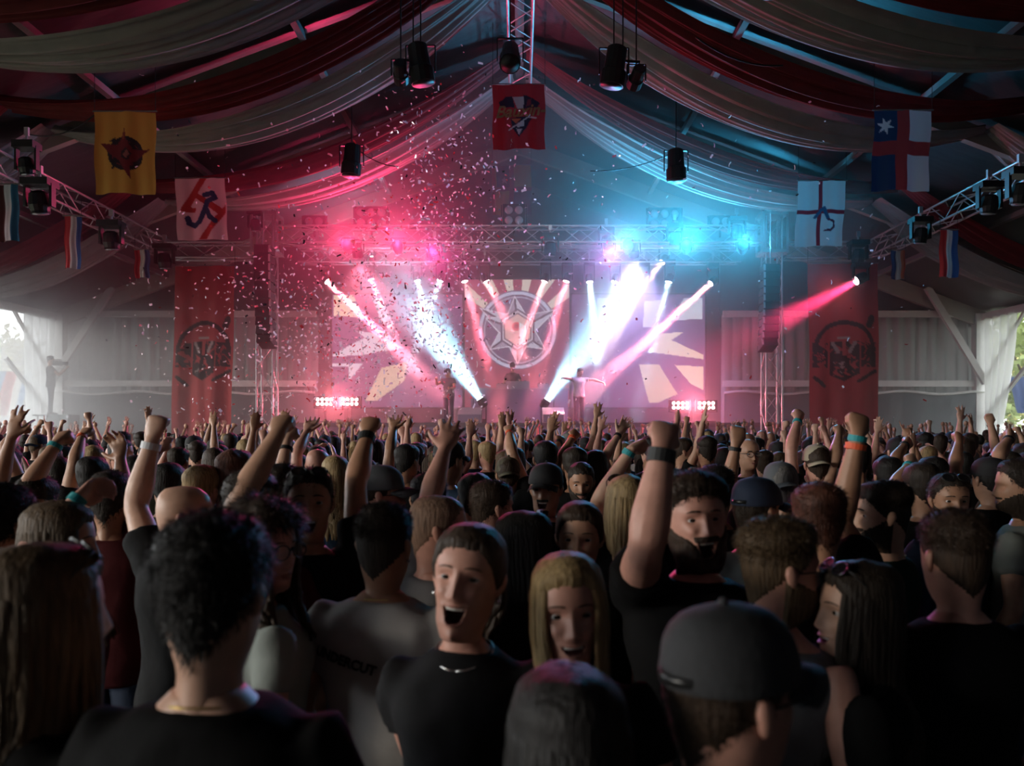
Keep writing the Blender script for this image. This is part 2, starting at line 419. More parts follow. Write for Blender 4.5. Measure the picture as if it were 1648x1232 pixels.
# ------------------------------------------------------------------ trusses
def truss(name, lab, A, B, size=.42, bay=.55, r=.028, rb=.014, grp=None, faces=(0, 1, 2, 3), cat='truss'):
    A = Vector(A); B = Vector(B); d = (B - A); L = d.length; d.normalize()
    up = Vector((0, 0, 1)) if abs(d.z) < .8 else Vector((0, -1, 0)); sde = d.cross(up).normalized(); up = sde.cross(d)
    root = empty(name, A, 0, lab, cat, grp); hs = size / 2
    cs = [sde * (-hs) + up * hs, sde * hs + up * hs, sde * hs - up * hs, sde * (-hs) - up * hs]
    for c in cs: rod('chord', A + c, B + c, r, M_truss, root, A, 8)
    n = max(2, int(L / bay))
    for k in faces:
        c0, c1 = cs[k], cs[(k + 1) % 4]
        for i in range(n):
            a = A + d * (L * i / n); e = A + d * (L * (i + 1) / n)
            rod('brace', a + (c0 if i % 2 == 0 else c1), e + (c1 if i % 2 == 0 else c0), rb, M_truss, root, A, 5)
    return root
YS = 22.2                     # stage front truss plane
XT = 406 * YS / F             # towers
zT = lambda py, Y=YS: H + (685 - py) * Y / F
truss('roof_truss', 'front lighting truss spanning the top of the stage', (-XT + .3, YS, zT(379)), (XT - .3, YS, zT(379)), .45, grp='stage trusses')
truss('roof_truss', 'lower lighting truss behind the front truss of the stage', (-XT + .3, YS + 2.2, zT(412, YS + 2.2)), (XT - .3, YS + 2.2, zT(412, YS + 2.2)), .42, grp='stage trusses')
for sd in (-1, 1):
    sn = 'pink-lit' if sd < 0 else 'blue-lit'
    t = truss('tower', 'vertical truss tower at the %s side of the stage' % sn, (sd * XT, YS, 0), (sd * XT, YS, zT(322)), .44, .55, grp='stage towers')
    b = MB()
    for z0, z1 in ((zT(345), zT(350)), (zT(405), zT(410))): b.box((0, 0, (z0 + z1) / 2), (.72, .72, abs(z0 - z1)))
    for x in (-.33, .33):
        for y in (-.33, .33): b.box((x, y, (zT(347) + zT(408)) / 2), (.06, .06, zT(347) - zT(408)))
    b.build('sleeve_block', M_truss, t)
    # side wing truss and long side truss
    ws = 'left' if sd < 0 else 'right'
    truss('wing_truss', 'short truss linking the %s stage tower to the side truss' % sn, (sd * (XT + .35), YS, zT(404)), (sd * 9.75, YS, zT(404)), .42, grp='side trusses')
    truss('side_truss', 'long lighting truss running overhead along the %s side' % ws, (sd * 9.95, YS + .3, zT(400)), (sd * 9.95, 9.6, zT(400)), .42, .6, grp='side trusses')
truss('ridge_truss', 'lattice truss hanging below the tent ridge', (0.02, 8.5, ZR - .75), (0.02, 19.2, ZR - .75), .5, .6)
# ------------------------------------------------------------------ stage deck, skirt, riser
M_deck = mat('stage_deck', (.10, .09, .10), .4, var=.2)
M_skirt = mat('stage_skirt', (.22, .18, .27), .8, bump=.2, bscale=5, bstretch=(5, 1, .2))
M_gear = mat('gear_grey', (.30, .29, .33), .5)
ZS = H + (685 - 680) * 22.7 / F
b = MB(); b.box((0, 26.4, ZS - .06), (15.6, 7.6, .12)); o = b.build('stage_deck', M_deck); tag(o, 'dark stage deck with a lilac skirt in front of the screens', 'stage')
o.name = 'stage_deck'
b2 = curtain_mesh(-7.8, 7.8, 0, ZS - .12, 22.62, 160, .04, 77); b2.build('skirt', M_skirt, o, True)
for x in np.linspace(-7.2, 7.2, 7):
    b2 = MB(); b2.box((x, 24, (ZS - .12) / 2), (.1, .1, ZS - .12)); b2.build('leg', M_truss, o)
b = MB(); b.box((0, 25.1, (ZS + zT(626, 24.6)) / 2 ), (3.1, 1.0, zT(626, 24.6) - ZS)); rz = empty('dj_desk', (0, 25.1, ZS), 0, 'lilac DJ desk with a flat top in front of the round emblem', 'desk')
ZD = zT(626, 24.6)
b = MB(); b.box((0, -.46, (ZD - ZS) / 2), (3.0, .06, ZD - ZS)); b.build('front_panel', M_skirt, rz)
for sx in (-1, 1):
    b = MB(); b.box((sx * 1.47, 0, (ZD - ZS) / 2), (.06, .86, ZD - ZS)); b.build('side_panel', M_skirt, rz)
b = MB(); b.box((0, 0, ZD - ZS + .02), (3.1, 1.0, .04)); b.build('top', M_gear, rz)
def gear(x, w_, d_, h_, lab, nm='mixer'):
    e = empty(nm, (x, 25.0, ZD + .04), 0, lab, 'mixer', 'decks on the DJ desk')
    bb = MB(); bb.box((0, 0, h_ / 2), (w_, d_, h_)); bb.build('body', M_gear, e)
    for q in range(3):
        bb = MB(); bb.cyl((-w_ * .3 + q * w_ * .3, -.05, h_), (-w_ * .3 + q * w_ * .3, -.05, h_ + .03), .03, n=10); bb.build('knob', M_black, e)
gear(-.55, .35, .4, .14, 'small deck on the DJ desk beside the mixer'); gear(-.05, .75, .45, .22, 'wide grey mixer in front of the DJ'); gear(.75, .35, .4, .14, 'small deck at the far end of the DJ desk')
def wedge(px0, px1, top, Y, lab, m):
    a, c = P(px0, 680, Y), P(px1, 680, Y); h_ = (680 - top) * Y / F; wd = c.x - a.x
    e = empty('stage_monitor', ((a.x + c.x) / 2, Y, ZS), 0, lab, 'speaker', 'floor monitors on stage')
    bb = MB(); hw = wd / 2
    bb.add([(-hw, -.2, 0), (hw, -.2, 0), (hw, .35, 0), (-hw, .35, 0), (-hw, -.15, h_ * .55), (hw, -.15, h_ * .55), (hw, .25, h_), (-hw, .25, h_), (hw, .35, h_ * .9), (-hw, .35, h_ * .9)],
           [(0, 3, 2, 1), (0, 1, 5, 4), (4, 5, 6, 7), (7, 6, 8, 9), (9, 8, 2, 3), (1, 2, 8, 6, 5), (0, 4, 7, 9, 3)])
    bb.build('cabinet', m, e)
    bb = MB(); bb.box((0, -.215, h_ * .27), (wd * .92, .02, h_ * .5)); bb.build('grille', M_skirt, e)
wedge(737, 775, 655, 23.0, 'floor monitor box beside the capped performer', M_gear)
wedge(873, 908, 655, 23.0, 'floor monitor box beside the arm-stretching performer', mat('gear_pale', (.6, .52, .5), .5))
# ------------------------------------------------------------------ LED screens
def seg(x, y, a, c, wd):
    ax, ay = a; bx, by = c; dx, dy = bx - ax, by - ay; t = np.clip(((x - ax) * dx + (y - ay) * dy) / (dx * dx + dy * dy), 0, 1)
    return np.hypot(x - ax - t * dx, y - ay - t * dy) < wd
CRM, PALE, LIL = np.array((.75, .62, .45)), np.array((.62, .62, .72)), np.array((.13, .07, .16))
LEFTP = [([(537, 475), (569, 475), (586, 511), (537, 508)], CRM), ([(599, 479), (615, 479), (636, 527), (630, 534), (612, 514)], PALE),
         ([(536, 570), (588, 543), (571, 532), (610, 537), (650, 560), (584, 571), (536, 574)], PALE), ([(535, 585), (584, 585), (562, 613), (562, 590), (535, 590)], PALE),
         ([(588, 644), (614, 592), (656, 582), (652, 612), (607, 644)], CRM * .8), ([(650, 479), (690, 479), (700, 540), (680, 550)], PALE * .7)]
RIGHTP = [([(1101, 479), (1130, 479), (1130, 513), (1078, 516)], PALE), ([(1037, 485), (1072, 482), (1050, 527), (1034, 527)], PALE),
          ([(1060, 537), (1101, 534), (1080, 547), (1132, 571), (1132, 578), (1044, 566)], CRM), ([(1085, 587), (1132, 590), (1132, 628), (1112, 618)], CRM),
          ([(1028, 586), (1060, 586), (1090, 634), (1060, 647), (1044, 647)], CRM * .8), ([(960, 479), (1000, 479), (985, 545), (965, 540)], PALE * .7)]
def paint_side(px0, px1, py0, py1, polys):
    def f(u, v):
        x = px0 + u * (px1 - px0); y = py0 + v * (py1 - py0); c = np.tile(LIL, (len(u), 1))
        for p, col in polys: c[poly_in(x, y, p)] = col
        return c
    return f
EX, EY, ER = 833, 531, 62
def paint_center(px0, px1, py0, py1):
    def f(u, v):
        x = px0 + u * (px1 - px0); y = py0 + v * (py1 - py0)
        c = np.tile(np.array((.30, .05, .09)), (len(u), 1))
        th = np.arctan2(y - EY, x - EX); r = np.hypot(x - EX, y - EY)
        rays = (np.sin(th * 17) > .1) & (y < EY - 30); c[rays] = (.66, .55, .48)
        c[(r < ER + 2)] = (.16, .09, .17); c[(r < ER) & (r > ER - 5)] = (.50, .50, .66); c[(r < ER - 8) & (r > ER - 10)] = (.42, .38, .50)
        # blades: metal star arms
        for k, a in enumerate((-150, -95, -28, 35, 90, 145, 200)):
            a = R(a); ca, sa = math.cos(a), math.sin(a); al = (x - EX) * ca + (y - EY) * sa; pe = -(x - EX) * sa + (y - EY) * ca
            L_ = 72 if k in (0, 2) else 56
            wd = np.where(al < 26, 15, 15 * (L_ - al) / (L_ - 26.)); bl = (al > 8) & (al < L_) & (np.abs(pe) < wd)
            c[bl] = (.34, .26, .36); c[bl & (pe > 0)] = (.50, .46, .58); c[bl & (np.abs(pe) < 1.6)] = (.10, .06, .10); c[bl & (np.abs(np.abs(pe) - wd) < 2)] = (.62, .55, .66)
        for rr, col in ((27, (.14, .08, .14)), (24.5, (.60, .50, .58)), (22, (.20, .10, .16)), (20, (.68, .42, .42))):
            hx = np.maximum.reduce([np.abs(np.cos(R(q)) * (x - EX) + np.sin(R(q)) * (y - EY) * .9) for q in (0, 60, 120)]); c[hx < rr] = col
        c[(np.hypot(x - EX + 2, y - EY + 6) < 7)] = (.75, .12, .16); c[(x > EX + 2) & (np.hypot(x - EX, y - EY - 2) < 14)] = (.75, .72, .78)
        c[(np.hypot(x - EX + 2, y - EY + 6) < 4)] = (.45, .05, .08)
        return c
    return f
def screen(px0, px1, py0, py1, Y, paint, lab, est, nu, nv):
    a = P(px0, py0, Y); c = P(px1, py1, Y); wd = c.x - a.x; hg = a.z - c.z
    e = empty('led_screen', ((a.x + c.x) / 2, Y, c.z), 0, lab, 'screen', 'stage screens')
    me = cloth_grid(wd, hg, nu, nv, paint, lambda x, z, u, v: (0 * x, 0 * x, 0 * x)); me.materials.append(emission_attr('screen_image', 'print', est))
    o = bpy.data.objects.new('picture', me); link(o, e); o.location = (0, -.04, hg)
    b = MB(); b.box((0, .05, hg / 2), (wd + .1, .16, hg + .1)); b.build('housing', M_black, e)
    for x in (-wd * .4, wd * .4):
        b = MB(); b.box((x, .1, (ZS - c.z) / 2), (.1, .1, c.z - ZS)); b.build('leg', M_black, e)
    return e
SCR_Y = 26.6
screen(748, 916, 450, 655, SCR_Y, paint_center(748, 916, 450, 655), 'centre screen showing the round metal star emblem', 1.2, 170, 206)
screen(535, 744, 474, 655, SCR_Y + .3, paint_side(535, 744, 474, 655, LEFTP), 'side screen with pale spikes at the pink-lit side of the stage', 1.3, 130, 112)
screen(920, 1134, 474, 655, SCR_Y + .3, paint_side(920, 1134, 474, 655, RIGHTP), 'side screen with pale spikes at the blue-lit side of the stage', 1.3, 130, 112)
# ------------------------------------------------------------------ lamps
M_lens = mat('dead_lens', (.55, .55, .6), .12, .3)
def lens_mat(col, s): 
    return mat('lens_%.2f_%.2f_%.2f_%d' % (*col, s), (.1, .1, .1), emit=col, estr=s)
HEADM = {}
def moving_head(px, py, Y, aim, lab, lit=None, scale=1.0, grp='moving head lamps', hang=None):
    p = P(px, py, Y); e = empty('moving_head_lamp', p, 0, lab, 'stage light', grp)
    d = (Vector(aim) - p).normalized(); q = d.to_track_quat('Z', 'Y').to_matrix(); s = scale
    if 'h' not in HEADM:
        b = MB(); b.tube([(0, 0, -.30), (0, 0, -.27), (0, 0, -.12), (0, 0, -.04), (0, 0, -.01)], [.07, .11, .135, .115, .12], n=14); HEADM['h'] = b.mesh('head', False, [M_black])
        b = MB(); b.tube([(0, 0, -.012), (0, 0, 0)], [.10, .10], n=16); HEADM['l'] = b.mesh('lens', True, [M_lens])
        b = MB(); b.box((0, 0, .30), (.36, .28, .10)); HEADM['b'] = b.mesh('base', False, [M_black])
        b = MB(); b.box((-.17, 0, .12), (.035, .10, .34)); b.box((.17, 0, .12), (.035, .10, .34)); b.box((0, 0, .27), (.36, .1, .04)); HEADM['y'] = b.mesh('yoke', False, [M_black])
        b = MB(); b.cyl((0, 0, .34), (0, 0, .55), .02, n=8); b.box((0, 0, .5), (.07, .05, .12)); HEADM['c'] = b.mesh('clamp', False, [M_truss])
    off = -d * .0
    for k, nm in (('h', 'head'), ('l', 'lens')):
        o = bpy.data.objects.new(nm, HEADM[k]); link(o, e); o.rotation_euler = q.to_euler(); o.scale = (s, s, s)
        if k == 'l' and lit:
            o.material_slots[0].link = 'OBJECT'; o.material_slots[0].material = lens_mat(*lit)
    c = d * (-.14 * s)
    for k, nm in (('y', 'yoke'), ('b', 'base'), ('c', 'clamp')):
        o = bpy.data.objects.new(nm, HEADM[k]); link(o, e); o.location = c; o.scale = (s, s, s if hang is None else hang)
    return e, p, d
PINK, HOT, CYAN, ICE, BLUE = (1, .12, .28), (1, .30, .38), (.06, .55, 1), (.55, .85, 1), (.15, .35, 1)
def beam(px, py, Y, tx, ty, tY, col, power, size, lens_s, lab, scale=1.0, blend=.35, hang=None, blen=0, dens=.3):
    e, p, d = moving_head(px, py, Y, P(tx, ty, tY), lab, ((.5 + .5 * col[0], .5 + .5 * col[1], .5 + .5 * col[2]), lens_s), scale, hang=hang)
    disk_beam('beam_light', p + d * .012, d, col, power, size, .18 * scale)
    if blen: beam_haze(p + d * .05, d, blen, size, dens, 'lit haze beam of the ' + lab)
BK = 1.25
def beam_haze(p, d, L_, size, dens, lab):
    """thicker smoke drifting in a lamp's throw: a cone of scattering air, lit only by the lamps"""
    a = math.tan(R(size / 2)) * 1.02; b = MB(); b.tube([(0, 0, .0), (0, 0, L_)], [.10, .10 + a * L_], n=24)
    m = MATS.get('beam_haze_%.3f' % dens)
    if not m:
        m = bpy.data.materials.new('beam_haze'); m.use_nodes = True; nt = m.node_tree; nt.nodes.clear(); o_ = nt.nodes.new('ShaderNodeOutputMaterial'); v = nt.nodes.new('ShaderNodeVolumeScatter')
        v.inputs['Density'].default_value = dens; v.inputs['Anisotropy'].default_value = .2; nt.links.new(v.outputs[0], o_.inputs['Volume']); MATS['beam_haze_%.3f' % dens] = m
    o = b.build('light_beam_haze', m); o.location = p; o.rotation_euler = d.to_track_quat('Z', 'Y').to_euler(); tag(o, lab, 'light beam', 'light beams in the haze', 'stuff')  # haze cone added around the lamp's beam
# hanging row along the top of the screens, left to right
YL = 24.4
for (px, py, tx, ty, tY, col, pw, sz, lab, bl) in [
    (527, 453, 725, 645, 23.6, (1, .20, .28), 80000, 8, 'outermost pink lamp hanging above the pink-lit side screen', 5.4),
    (597, 415, 690, 560, 24.0, (1, .36, .42), 30000, 19, 'brightest pink lamp hanging highest over the pink-lit side', 3.4),
    (597, 450, 640, 560, 24.6, (1, .25, .35), 14000, 13, 'second pink lamp hanging just below the brightest pink lamp', 2.2),
    (672, 452, 712, 600, 24.2, ICE, 9000, 9, 'dim white lamp hanging next to the blue-white lamp', 2.6),
    (708, 452, 670, 560, 24.2, ICE, 12000, 9, 'blue-white lamp hanging just outside the centre screen', 2.6),
    (748, 453, 772, 540, 24.2, (1, .16, .22), 12000, 11, 'pink lamp hanging at the pink edge of the centre screen', 2.6),
    (783, 453, 845, 575, 24.4, (1, .22, .26), 14000, 10, 'first pink lamp hanging over the round emblem', 2.6),
    (876, 453, 835, 560, 24.4, (1, .22, .26), 14000, 10, 'second pink lamp hanging over the round emblem', 2.4),
    (911, 453, 880, 560, 24.2, (1, .16, .22), 14000, 11, 'pink lamp hanging at the blue edge of the centre screen', 2.4),
    (949, 454, 962, 580, 24.0, ICE, 10000, 9, 'first white lamp hanging beyond the centre screen', 2.6),
    (989, 454, 960, 580, 24.0, ICE, 8000, 9, 'second white lamp hanging beyond the centre screen', 2.4),
    (1034, 454, 975, 580, 24.0, (1, .65, .62), 2600, 13, 'warm white lamp hanging under the raised lamp', 2.8),
    (1065, 422, 925, 610, 23.4, (1, .48, .48), 9000, 11, 'raised bright lamp throwing a long pale beam on the blue-lit side', 4.6),
    (1076, 454, 1050, 560, 24.4, ICE, 8000, 10, 'small white lamp hanging right beside the raised lamp', 2.2),
    (1143, 456, 935, 640, 23.2, (1, .20, .26), 80000, 8, 'outermost pink lamp hanging above the blue-lit side screen', 5.4)]:
    beam(px, py, YL, tx, ty, tY, col, pw * BK, sz, 40, lab, .9, hang=1.6, blen=bl, dens=.22)
beam(1377, 452, 20.7, 1235, 525, 20.5, (1, .04, .16), 7000, 20, 40, 'lone pink lamp shining in front of the shaded red banner', 1.1, blen=2.2, dens=.12)
# floor lamps shooting up
for (px, py, tx, ty, lab, pw) in ((772, 641, 655, 470, 'bright floor lamp shooting up beside the capped performer', 24000), (881, 643, 1010, 455, 'bright floor lamp shooting up beside the arm-stretching performer', 17000)):
    p = P(px, py, 24.0); d = (P(tx, ty, 24.0) - p).normalized()
    e = empty('floor_lamp', (p.x, p.y, ZS), 0, lab, 'stage light', 'floor beam lamps'); hz = p.z - ZS
    b = MB(); b.box((0, 0, .06), (.4, .34, .12)); b.build('base', M_black, e)
    b = MB(); b.box((-.19, 0, hz * .5), (.03, .1, hz)); b.box((.19, 0, hz * .5), (.03, .1, hz)); b.build('yoke', M_black, e)
    q = d.to_track_quat('Z', 'Y').to_euler()
    o = bpy.data.objects.new('head', HEADM['h']); link(o, e); o.location = (0, 0, hz); o.rotation_euler = q
    o = bpy.data.objects.new('lens', HEADM['l']); link(o, e); o.location = (0, 0, hz); o.rotation_euler = q; o.material_slots[0].link = 'OBJECT'; o.material_slots[0].material = lens_mat(ICE, 60)
    disk_beam('beam_light', p + d * .012, d, (.30, .74, 1), pw * .45, 33, .2); beam_haze(p + d * .05, d, 4.6, 33, .13, lab.replace('bright floor lamp shooting up', 'wide blue-white beam of lit haze rising'))
def blinder(px, py, Y, nx, nz, cell, lab, lit=None, on_floor=False, grp='lamp clusters'):
    p = P(px, py, Y); e = empty('lamp_cluster', p, 0, lab, 'stage light', grp); wd, hg = nx * cell, nz * cell
    b = MB(); b.box((0, .09, 0), (wd + .06, .16, hg + .06)); b.build('housing', M_black, e)
    for i in range(nx):
        for j in range(nz):
            b = MB(); c = (-wd / 2 + (i + .5) * cell, 0, -hg / 2 + (j + .5) * cell)
            b.sphere((0, 0, 0), (cell * .42, .05, cell * .42), 14, 8)
            o = b.build('lamp', lens_mat(*lit) if lit else M_lens, e, True); o.location = c
    b = MB(); b.box((-wd / 2 - .06, .09, -.02), (.03, .05, hg + .1)); b.box((wd / 2 + .06, .09, -.02), (.03, .05, hg + .1)); b.box((0, .09, -hg / 2 - .055), (wd + .15, .05, .03))
    if on_floor: b.box((0, .09, -(p.z - ZS) / 2 - hg / 4), (.06, .06, (p.z - ZS) - hg / 2)); b.box((0, .09, -(p.z - ZS) + .03), (.5, .4, .06))
    else: b.box((0, .09, -hg / 2 - .17), (.05, .05, .24))
    b.build('bracket', M_black, e)
    return p
for px, lab in ((522, 'outer lit eight-lamp cluster at the pink-lit stage edge'), (563, 'inner lit eight-lamp cluster at the pink-lit stage edge'), (1095, 'inner lit eight-lamp cluster at the blue-lit stage edge'), (1137, 'outer lit eight-lamp cluster at the blue-lit stage edge')):
    p = blinder(px, 646 if px < 800 else 652, 23.4, 4, 2, .13, lab, ((1, .62, .60), 5), True)
    if px in (563, 1095): continue
    l = bpy.data.lights.new('glow', 'POINT'); l.energy = 300; l.color = (1, .16, .22); l.shadow_soft_size = .2; o = bpy.data.objects.new('cluster_light', l); COL.objects.link(o); o.location = p + Vector((.4 if px < 800 else -.4, -.3, 0))
blinder(827, 346, 22.0, 2, 2, .28, 'unlit four-lamp cluster above the middle of the front truss')
blinder(597, 350, 22.4, 3, 2, .29, 'six-lamp cluster in the pink glow above the front truss')
blinder(1070, 352, 22.4, 3, 2, .29, 'six-lamp cluster in the blue glow above the front truss')
blinder(505, 356, 22.4, 2, 1, .28, 'two-lamp cluster near the pink-lit stage tower')
blinder(1160, 356, 22.4, 2, 1, .28, 'two-lamp cluster near the blue-lit stage tower')
# washes: colour floods added to the rig to tint haze, stage and crowd
def par(px, py, Y, aim, lab, s=1.0, hangz=None, lit=None, grp='can lamps'):
    p = P(px, py, Y); e = empty('can_lamp', p, 0, lab, 'stage light', grp); d = (Vector(aim) - p).normalized(); q = d.to_track_quat('Z', 'Y').to_euler()
    b = MB(); b.tube([(0, 0, -.28), (0, 0, -.26), (0, 0, .0), (0, 0, .02), (0, 0, .2)], [.09, .12, .13, .15, .15], n=14, caps=True); o = b.build('can', M_black, e); o.rotation_euler = q; o.scale = (s, s, s)
    b = MB(); b.tube([(0, 0, .2), (0, 0, .205)], [.135, .135], n=16); o = b.build('lens', lens_mat(*lit) if lit else M_black, e, True); o.rotation_euler = q; o.scale = (s, s, s)
    b = MB(); b.box((-.18 * s, 0, .1 * s), (.02, .05, .32 * s)); b.box((.18 * s, 0, .1 * s), (.02, .05, .32 * s)); b.box((0, 0, .26 * s), (.36 * s, .05, .02)); b.build('yoke', M_black, e)
    if hangz: rod('hanger', p + Vector((0, 0, .26 * s)), Vector((p.x, p.y, hangz)), .012, M_black, e, p)
    return e, p, d
def wash(px, py, Y, aim, col, power, size, lab, lens=1):
    e, p, d = par(px, py, Y, aim, lab, 1.0, grp='added colour floods')
    spot('spot', p + d * .3, p + d * 5, col, power, size, .8, .15)
wash(560, 398, YS - .1, P(520, 290, 17.5), (1, .05, .17), 850, 140, 'added outer pink flood lamp on the front truss, turned up at the roof')
wash(640, 398, YS - .1, P(620, 290, 17.5), (1, .05, .17), 1100, 140, 'added inner pink flood lamp on the front truss, turned up at the roof')
wash(1010, 398, YS - .1, P(1010, 270, 17.5), (.03, .30, .52), 1900, 140, 'added inner blue flood lamp on the front truss, turned up at the roof')
wash(1105, 398, YS - .1, P(1110, 270, 17.5), (.03, .30, .52), 2600, 140, 'added middle blue flood lamp on the front truss, turned up at the roof')
wash(1195, 398, YS - .1, P(1210, 270, 17.5), (.03, .30, .52), 1500, 140, 'added outer blue flood lamp on the front truss, turned up at the roof')
wash(700, 400, YS - .1, (-2, 8, 1.2), (1, .10, .40), 1100, 70, 'added pink flood lamp on the front truss, turned at the crowd')
wash(980, 400, YS - .1, (2, 8, 1.2), (.85, .22, .9), 1100, 70, 'added violet flood lamp on the front truss, turned at the crowd')
wash(575, 402, YS + .1, (-4.4, 25.0, ZS), (1, .20, .32), 1900, 95, 'added pink flood lamp on the front truss, turned down at the stage')
wash(1020, 402, YS + .1, (3.6, 25.2, ZS), (.55, .42, 1), 2800, 95, 'added lilac flood lamp on the front truss, turned down at the stage')
# lamps hanging in the tent
zc = lambda p: zroof(p.x) - .1
for (px, py, Y, tgt, lab, s) in [
    (645, 118, 13.2, (-2.6, 23, 4.2), 'small can lamp of the hanging pair on the pink-lit side', .85), (677, 108, 13.2, (-.5, 13.6, 1), 'tall can lamp of the hanging pair on the pink-lit side', 1.35),
    (988, 112, 13.2, (.5, 13.6, 1), 'tall can lamp of the hanging pair on the blue-lit side', 1.35), (1024, 126, 13.2, (.5, 23, 4.2), 'small can lamp of the hanging pair on the blue-lit side', .85),
    (566, 262, 18.1, (-4.3, 17.8, 1), 'single can lamp hanging by the lower drape on the pink-lit side', 1.5), (1088, 270, 18.1, (3.7, 17.8, 1), 'single can lamp hanging by the lower drape on the blue-lit side', 1.5)]:
    p = P(px, py, Y); e, p, d = par(px, py, Y, tgt, lab, s, zroof(p.x) - .05, ((1, .97, .9), 8) if s < 1 else None)
    if s < 1: spot('spot', p + d * .3, p + d * 5, (1, .96, .9), 450, 50, .7, .12)  # white light added to the small cans, brightens the confetti
for x0, x1, lab in ((640, 690, 'pink'), (975, 1030, 'blue')):
    a, c = P(x0, 96, 13.2), P(x1, 100, 13.2); e = empty('lamp_bar', a, 0, 'short black pipe carrying the hanging lamp pair, %s-lit side' % lab, 'pipe'); rod('pipe', a, c, .025, M_black, e, a)
    m_ = (a + c) / 2; rod('cable', m_, Vector((m_.x, m_.y, zroof(m_.x) - .05)), .012, M_black, e, a)
# ridge speaker/lamp pointing at the camera
e, p, d = par(821, 92, 14.5, P(818, 180, 13.2), 'big black lamp with ring lens hanging below the ridge truss', 1.3, ZR - .4)
# dead lamps under the side trusses
for (px, py, Y, lab, s) in [
    (66, 345, 14.2, 'largest dark lamp hanging under the left side truss', 1.35), (181, 402, 17.0, 'middle dark lamp hanging under the left side truss', 1.3), (266, 432, 20.2, 'farthest dark lamp hanging under the left side truss', 1.3),
    (45, 282, 13.6, 'dark lamp lying on top of the left side truss', 1.0), (1380, 425, 20.75, 'dark lamp hanging above the lone pink lamp', 1.3),
    (1590, 345, 15.0, 'dark lamp hanging near the picture edge under the right side truss', 1.2), (1480, 392, 18.2, 'dark lamp under the right side truss beside the striped flag', 1.2), (1640, 330, 13.2, 'nearest dark lamp under the right side truss', 1.2),
    (885, 412, 22.0, 'dark moving lamp below the middle of the front truss', 1.3), (975, 400, 22.3, 'dark lamp in the blue haze below the front truss', 1.2), (1185, 385, 22.0, 'dark lamp in the blue haze near the stage tower', 1.3), (1085, 395, 22.0, 'dark lamp beside the blue flood', 1.2),
    (412, 372, 21.9, 'dark lamp clamped to the sleeve of the pink-lit tower', 1.1), (700, 420, 22.5, 'dark lamp below the front truss in the pink haze', 1.2),
    (410, -4, 9.8, 'black lamp peeking in at the top edge, pink-lit side', 1.0), (1236, -4, 9.8, 'black lamp peeking in at the top edge, blue-lit side', 1.0)]:
    pp = P(px, py, Y); moving_head(px, py, Y, pp + Vector((.05 * (1 if px < 800 else -1), .15, -1)), lab, None, s, 'unlit lamps', 1.2)
# ------------------------------------------------------------------ PA line arrays hanging from the towers
M_pa = mat('pa_black', (.02, .02, .022), .5)
def line_array(px, py0, py1, Y, sd, lab):
    a = P(px, py0, Y); n = 11; e = empty('line_array', a, 0, lab, 'loudspeaker', 'hanging line arrays'); hgt = (py1 - py0) * Y / F / n
    z = 0; y = 0
    for i in range(n):
        an = R(1.2 * i + (i > 7) * (i - 7) * 2.5); b = MB()
        b.add([(-.2, -.16, -hgt * .5), (.2, -.16, -hgt * .5), (.2, .35, -hgt * .38), (-.2, .35, -hgt * .38), (-.2, -.16, hgt * .47), (.2, -.16, hgt * .47), (.2, .35, hgt * .38), (-.2, .35, hgt * .38)],
              [(0, 3, 2, 1), (4, 5, 6, 7), (0, 1, 5, 4), (1, 2, 6, 5), (2, 3, 7, 6), (3, 0, 4, 7)])
        o = b.build('cabinet', M_pa, e); o.location = (0, y, z); o.rotation_euler = (-an, 0, 0)
        b = MB(); b.box((sd * -.2, -.165, 0), (.05, .012, hgt * .8)); o2 = b.build('side_plate', M_truss, o)
        z -= hgt * math.cos(an); y += hgt * math.sin(an) * .8
    rod('chain', a, Vector((a.x, a.y, zT(360))), .015, M_truss, e, a)
line_array(424, 402, 562, 21.0, -1, 'black line array hung beside the pink-lit stage tower')
line_array(1240, 432, 566, 21.0, 1, 'black line array hung beside the blue-lit stage tower')
# ------------------------------------------------------------------ haze filling the stage end of the tent
def haze(name, lo, hi, dens, nodesf=None, aniso=.25):
    b = MB(); c = [(l + h_) / 2 for l, h_ in zip(lo, hi)]; b.box((0, 0, 0), [h_ - l for l, h_ in zip(lo, hi)])
    m = bpy.data.materials.new(name); m.use_nodes = True; nt = m.node_tree; nt.nodes.clear()
    o_ = nt.nodes.new('ShaderNodeOutputMaterial'); v = nt.nodes.new('ShaderNodeVolumeScatter'); v.inputs['Density'].default_value = dens; v.inputs['Anisotropy'].default_value = aniso
    v.inputs['Color'].default_value = (1, 1, 1, 1)
    nt.links.new(v.outputs[0], o_.inputs['Volume'])
    if nodesf: nodesf(nt, v)
    o = b.build(name, m); o.location = c; tag(o, 'thin white stage haze hanging in the air', 'haze', None, 'stuff'); return o
haze('haze', (-14.7, 18.0, .02), (14.7, 30.4, 11.0), .045)
haze('haze', (-7.4, 22.7, ZS + .02), (7.4, 30.3, ZS + 5.6), .06)
for x1, y0, dn in ((-8.2, 14.0, .035), (-10.2, 15.5, .045), (-12.2, 17.5, .09)): haze('haze', (-14.69, y0, .03), (x1, 25.4, 7.2), dn)
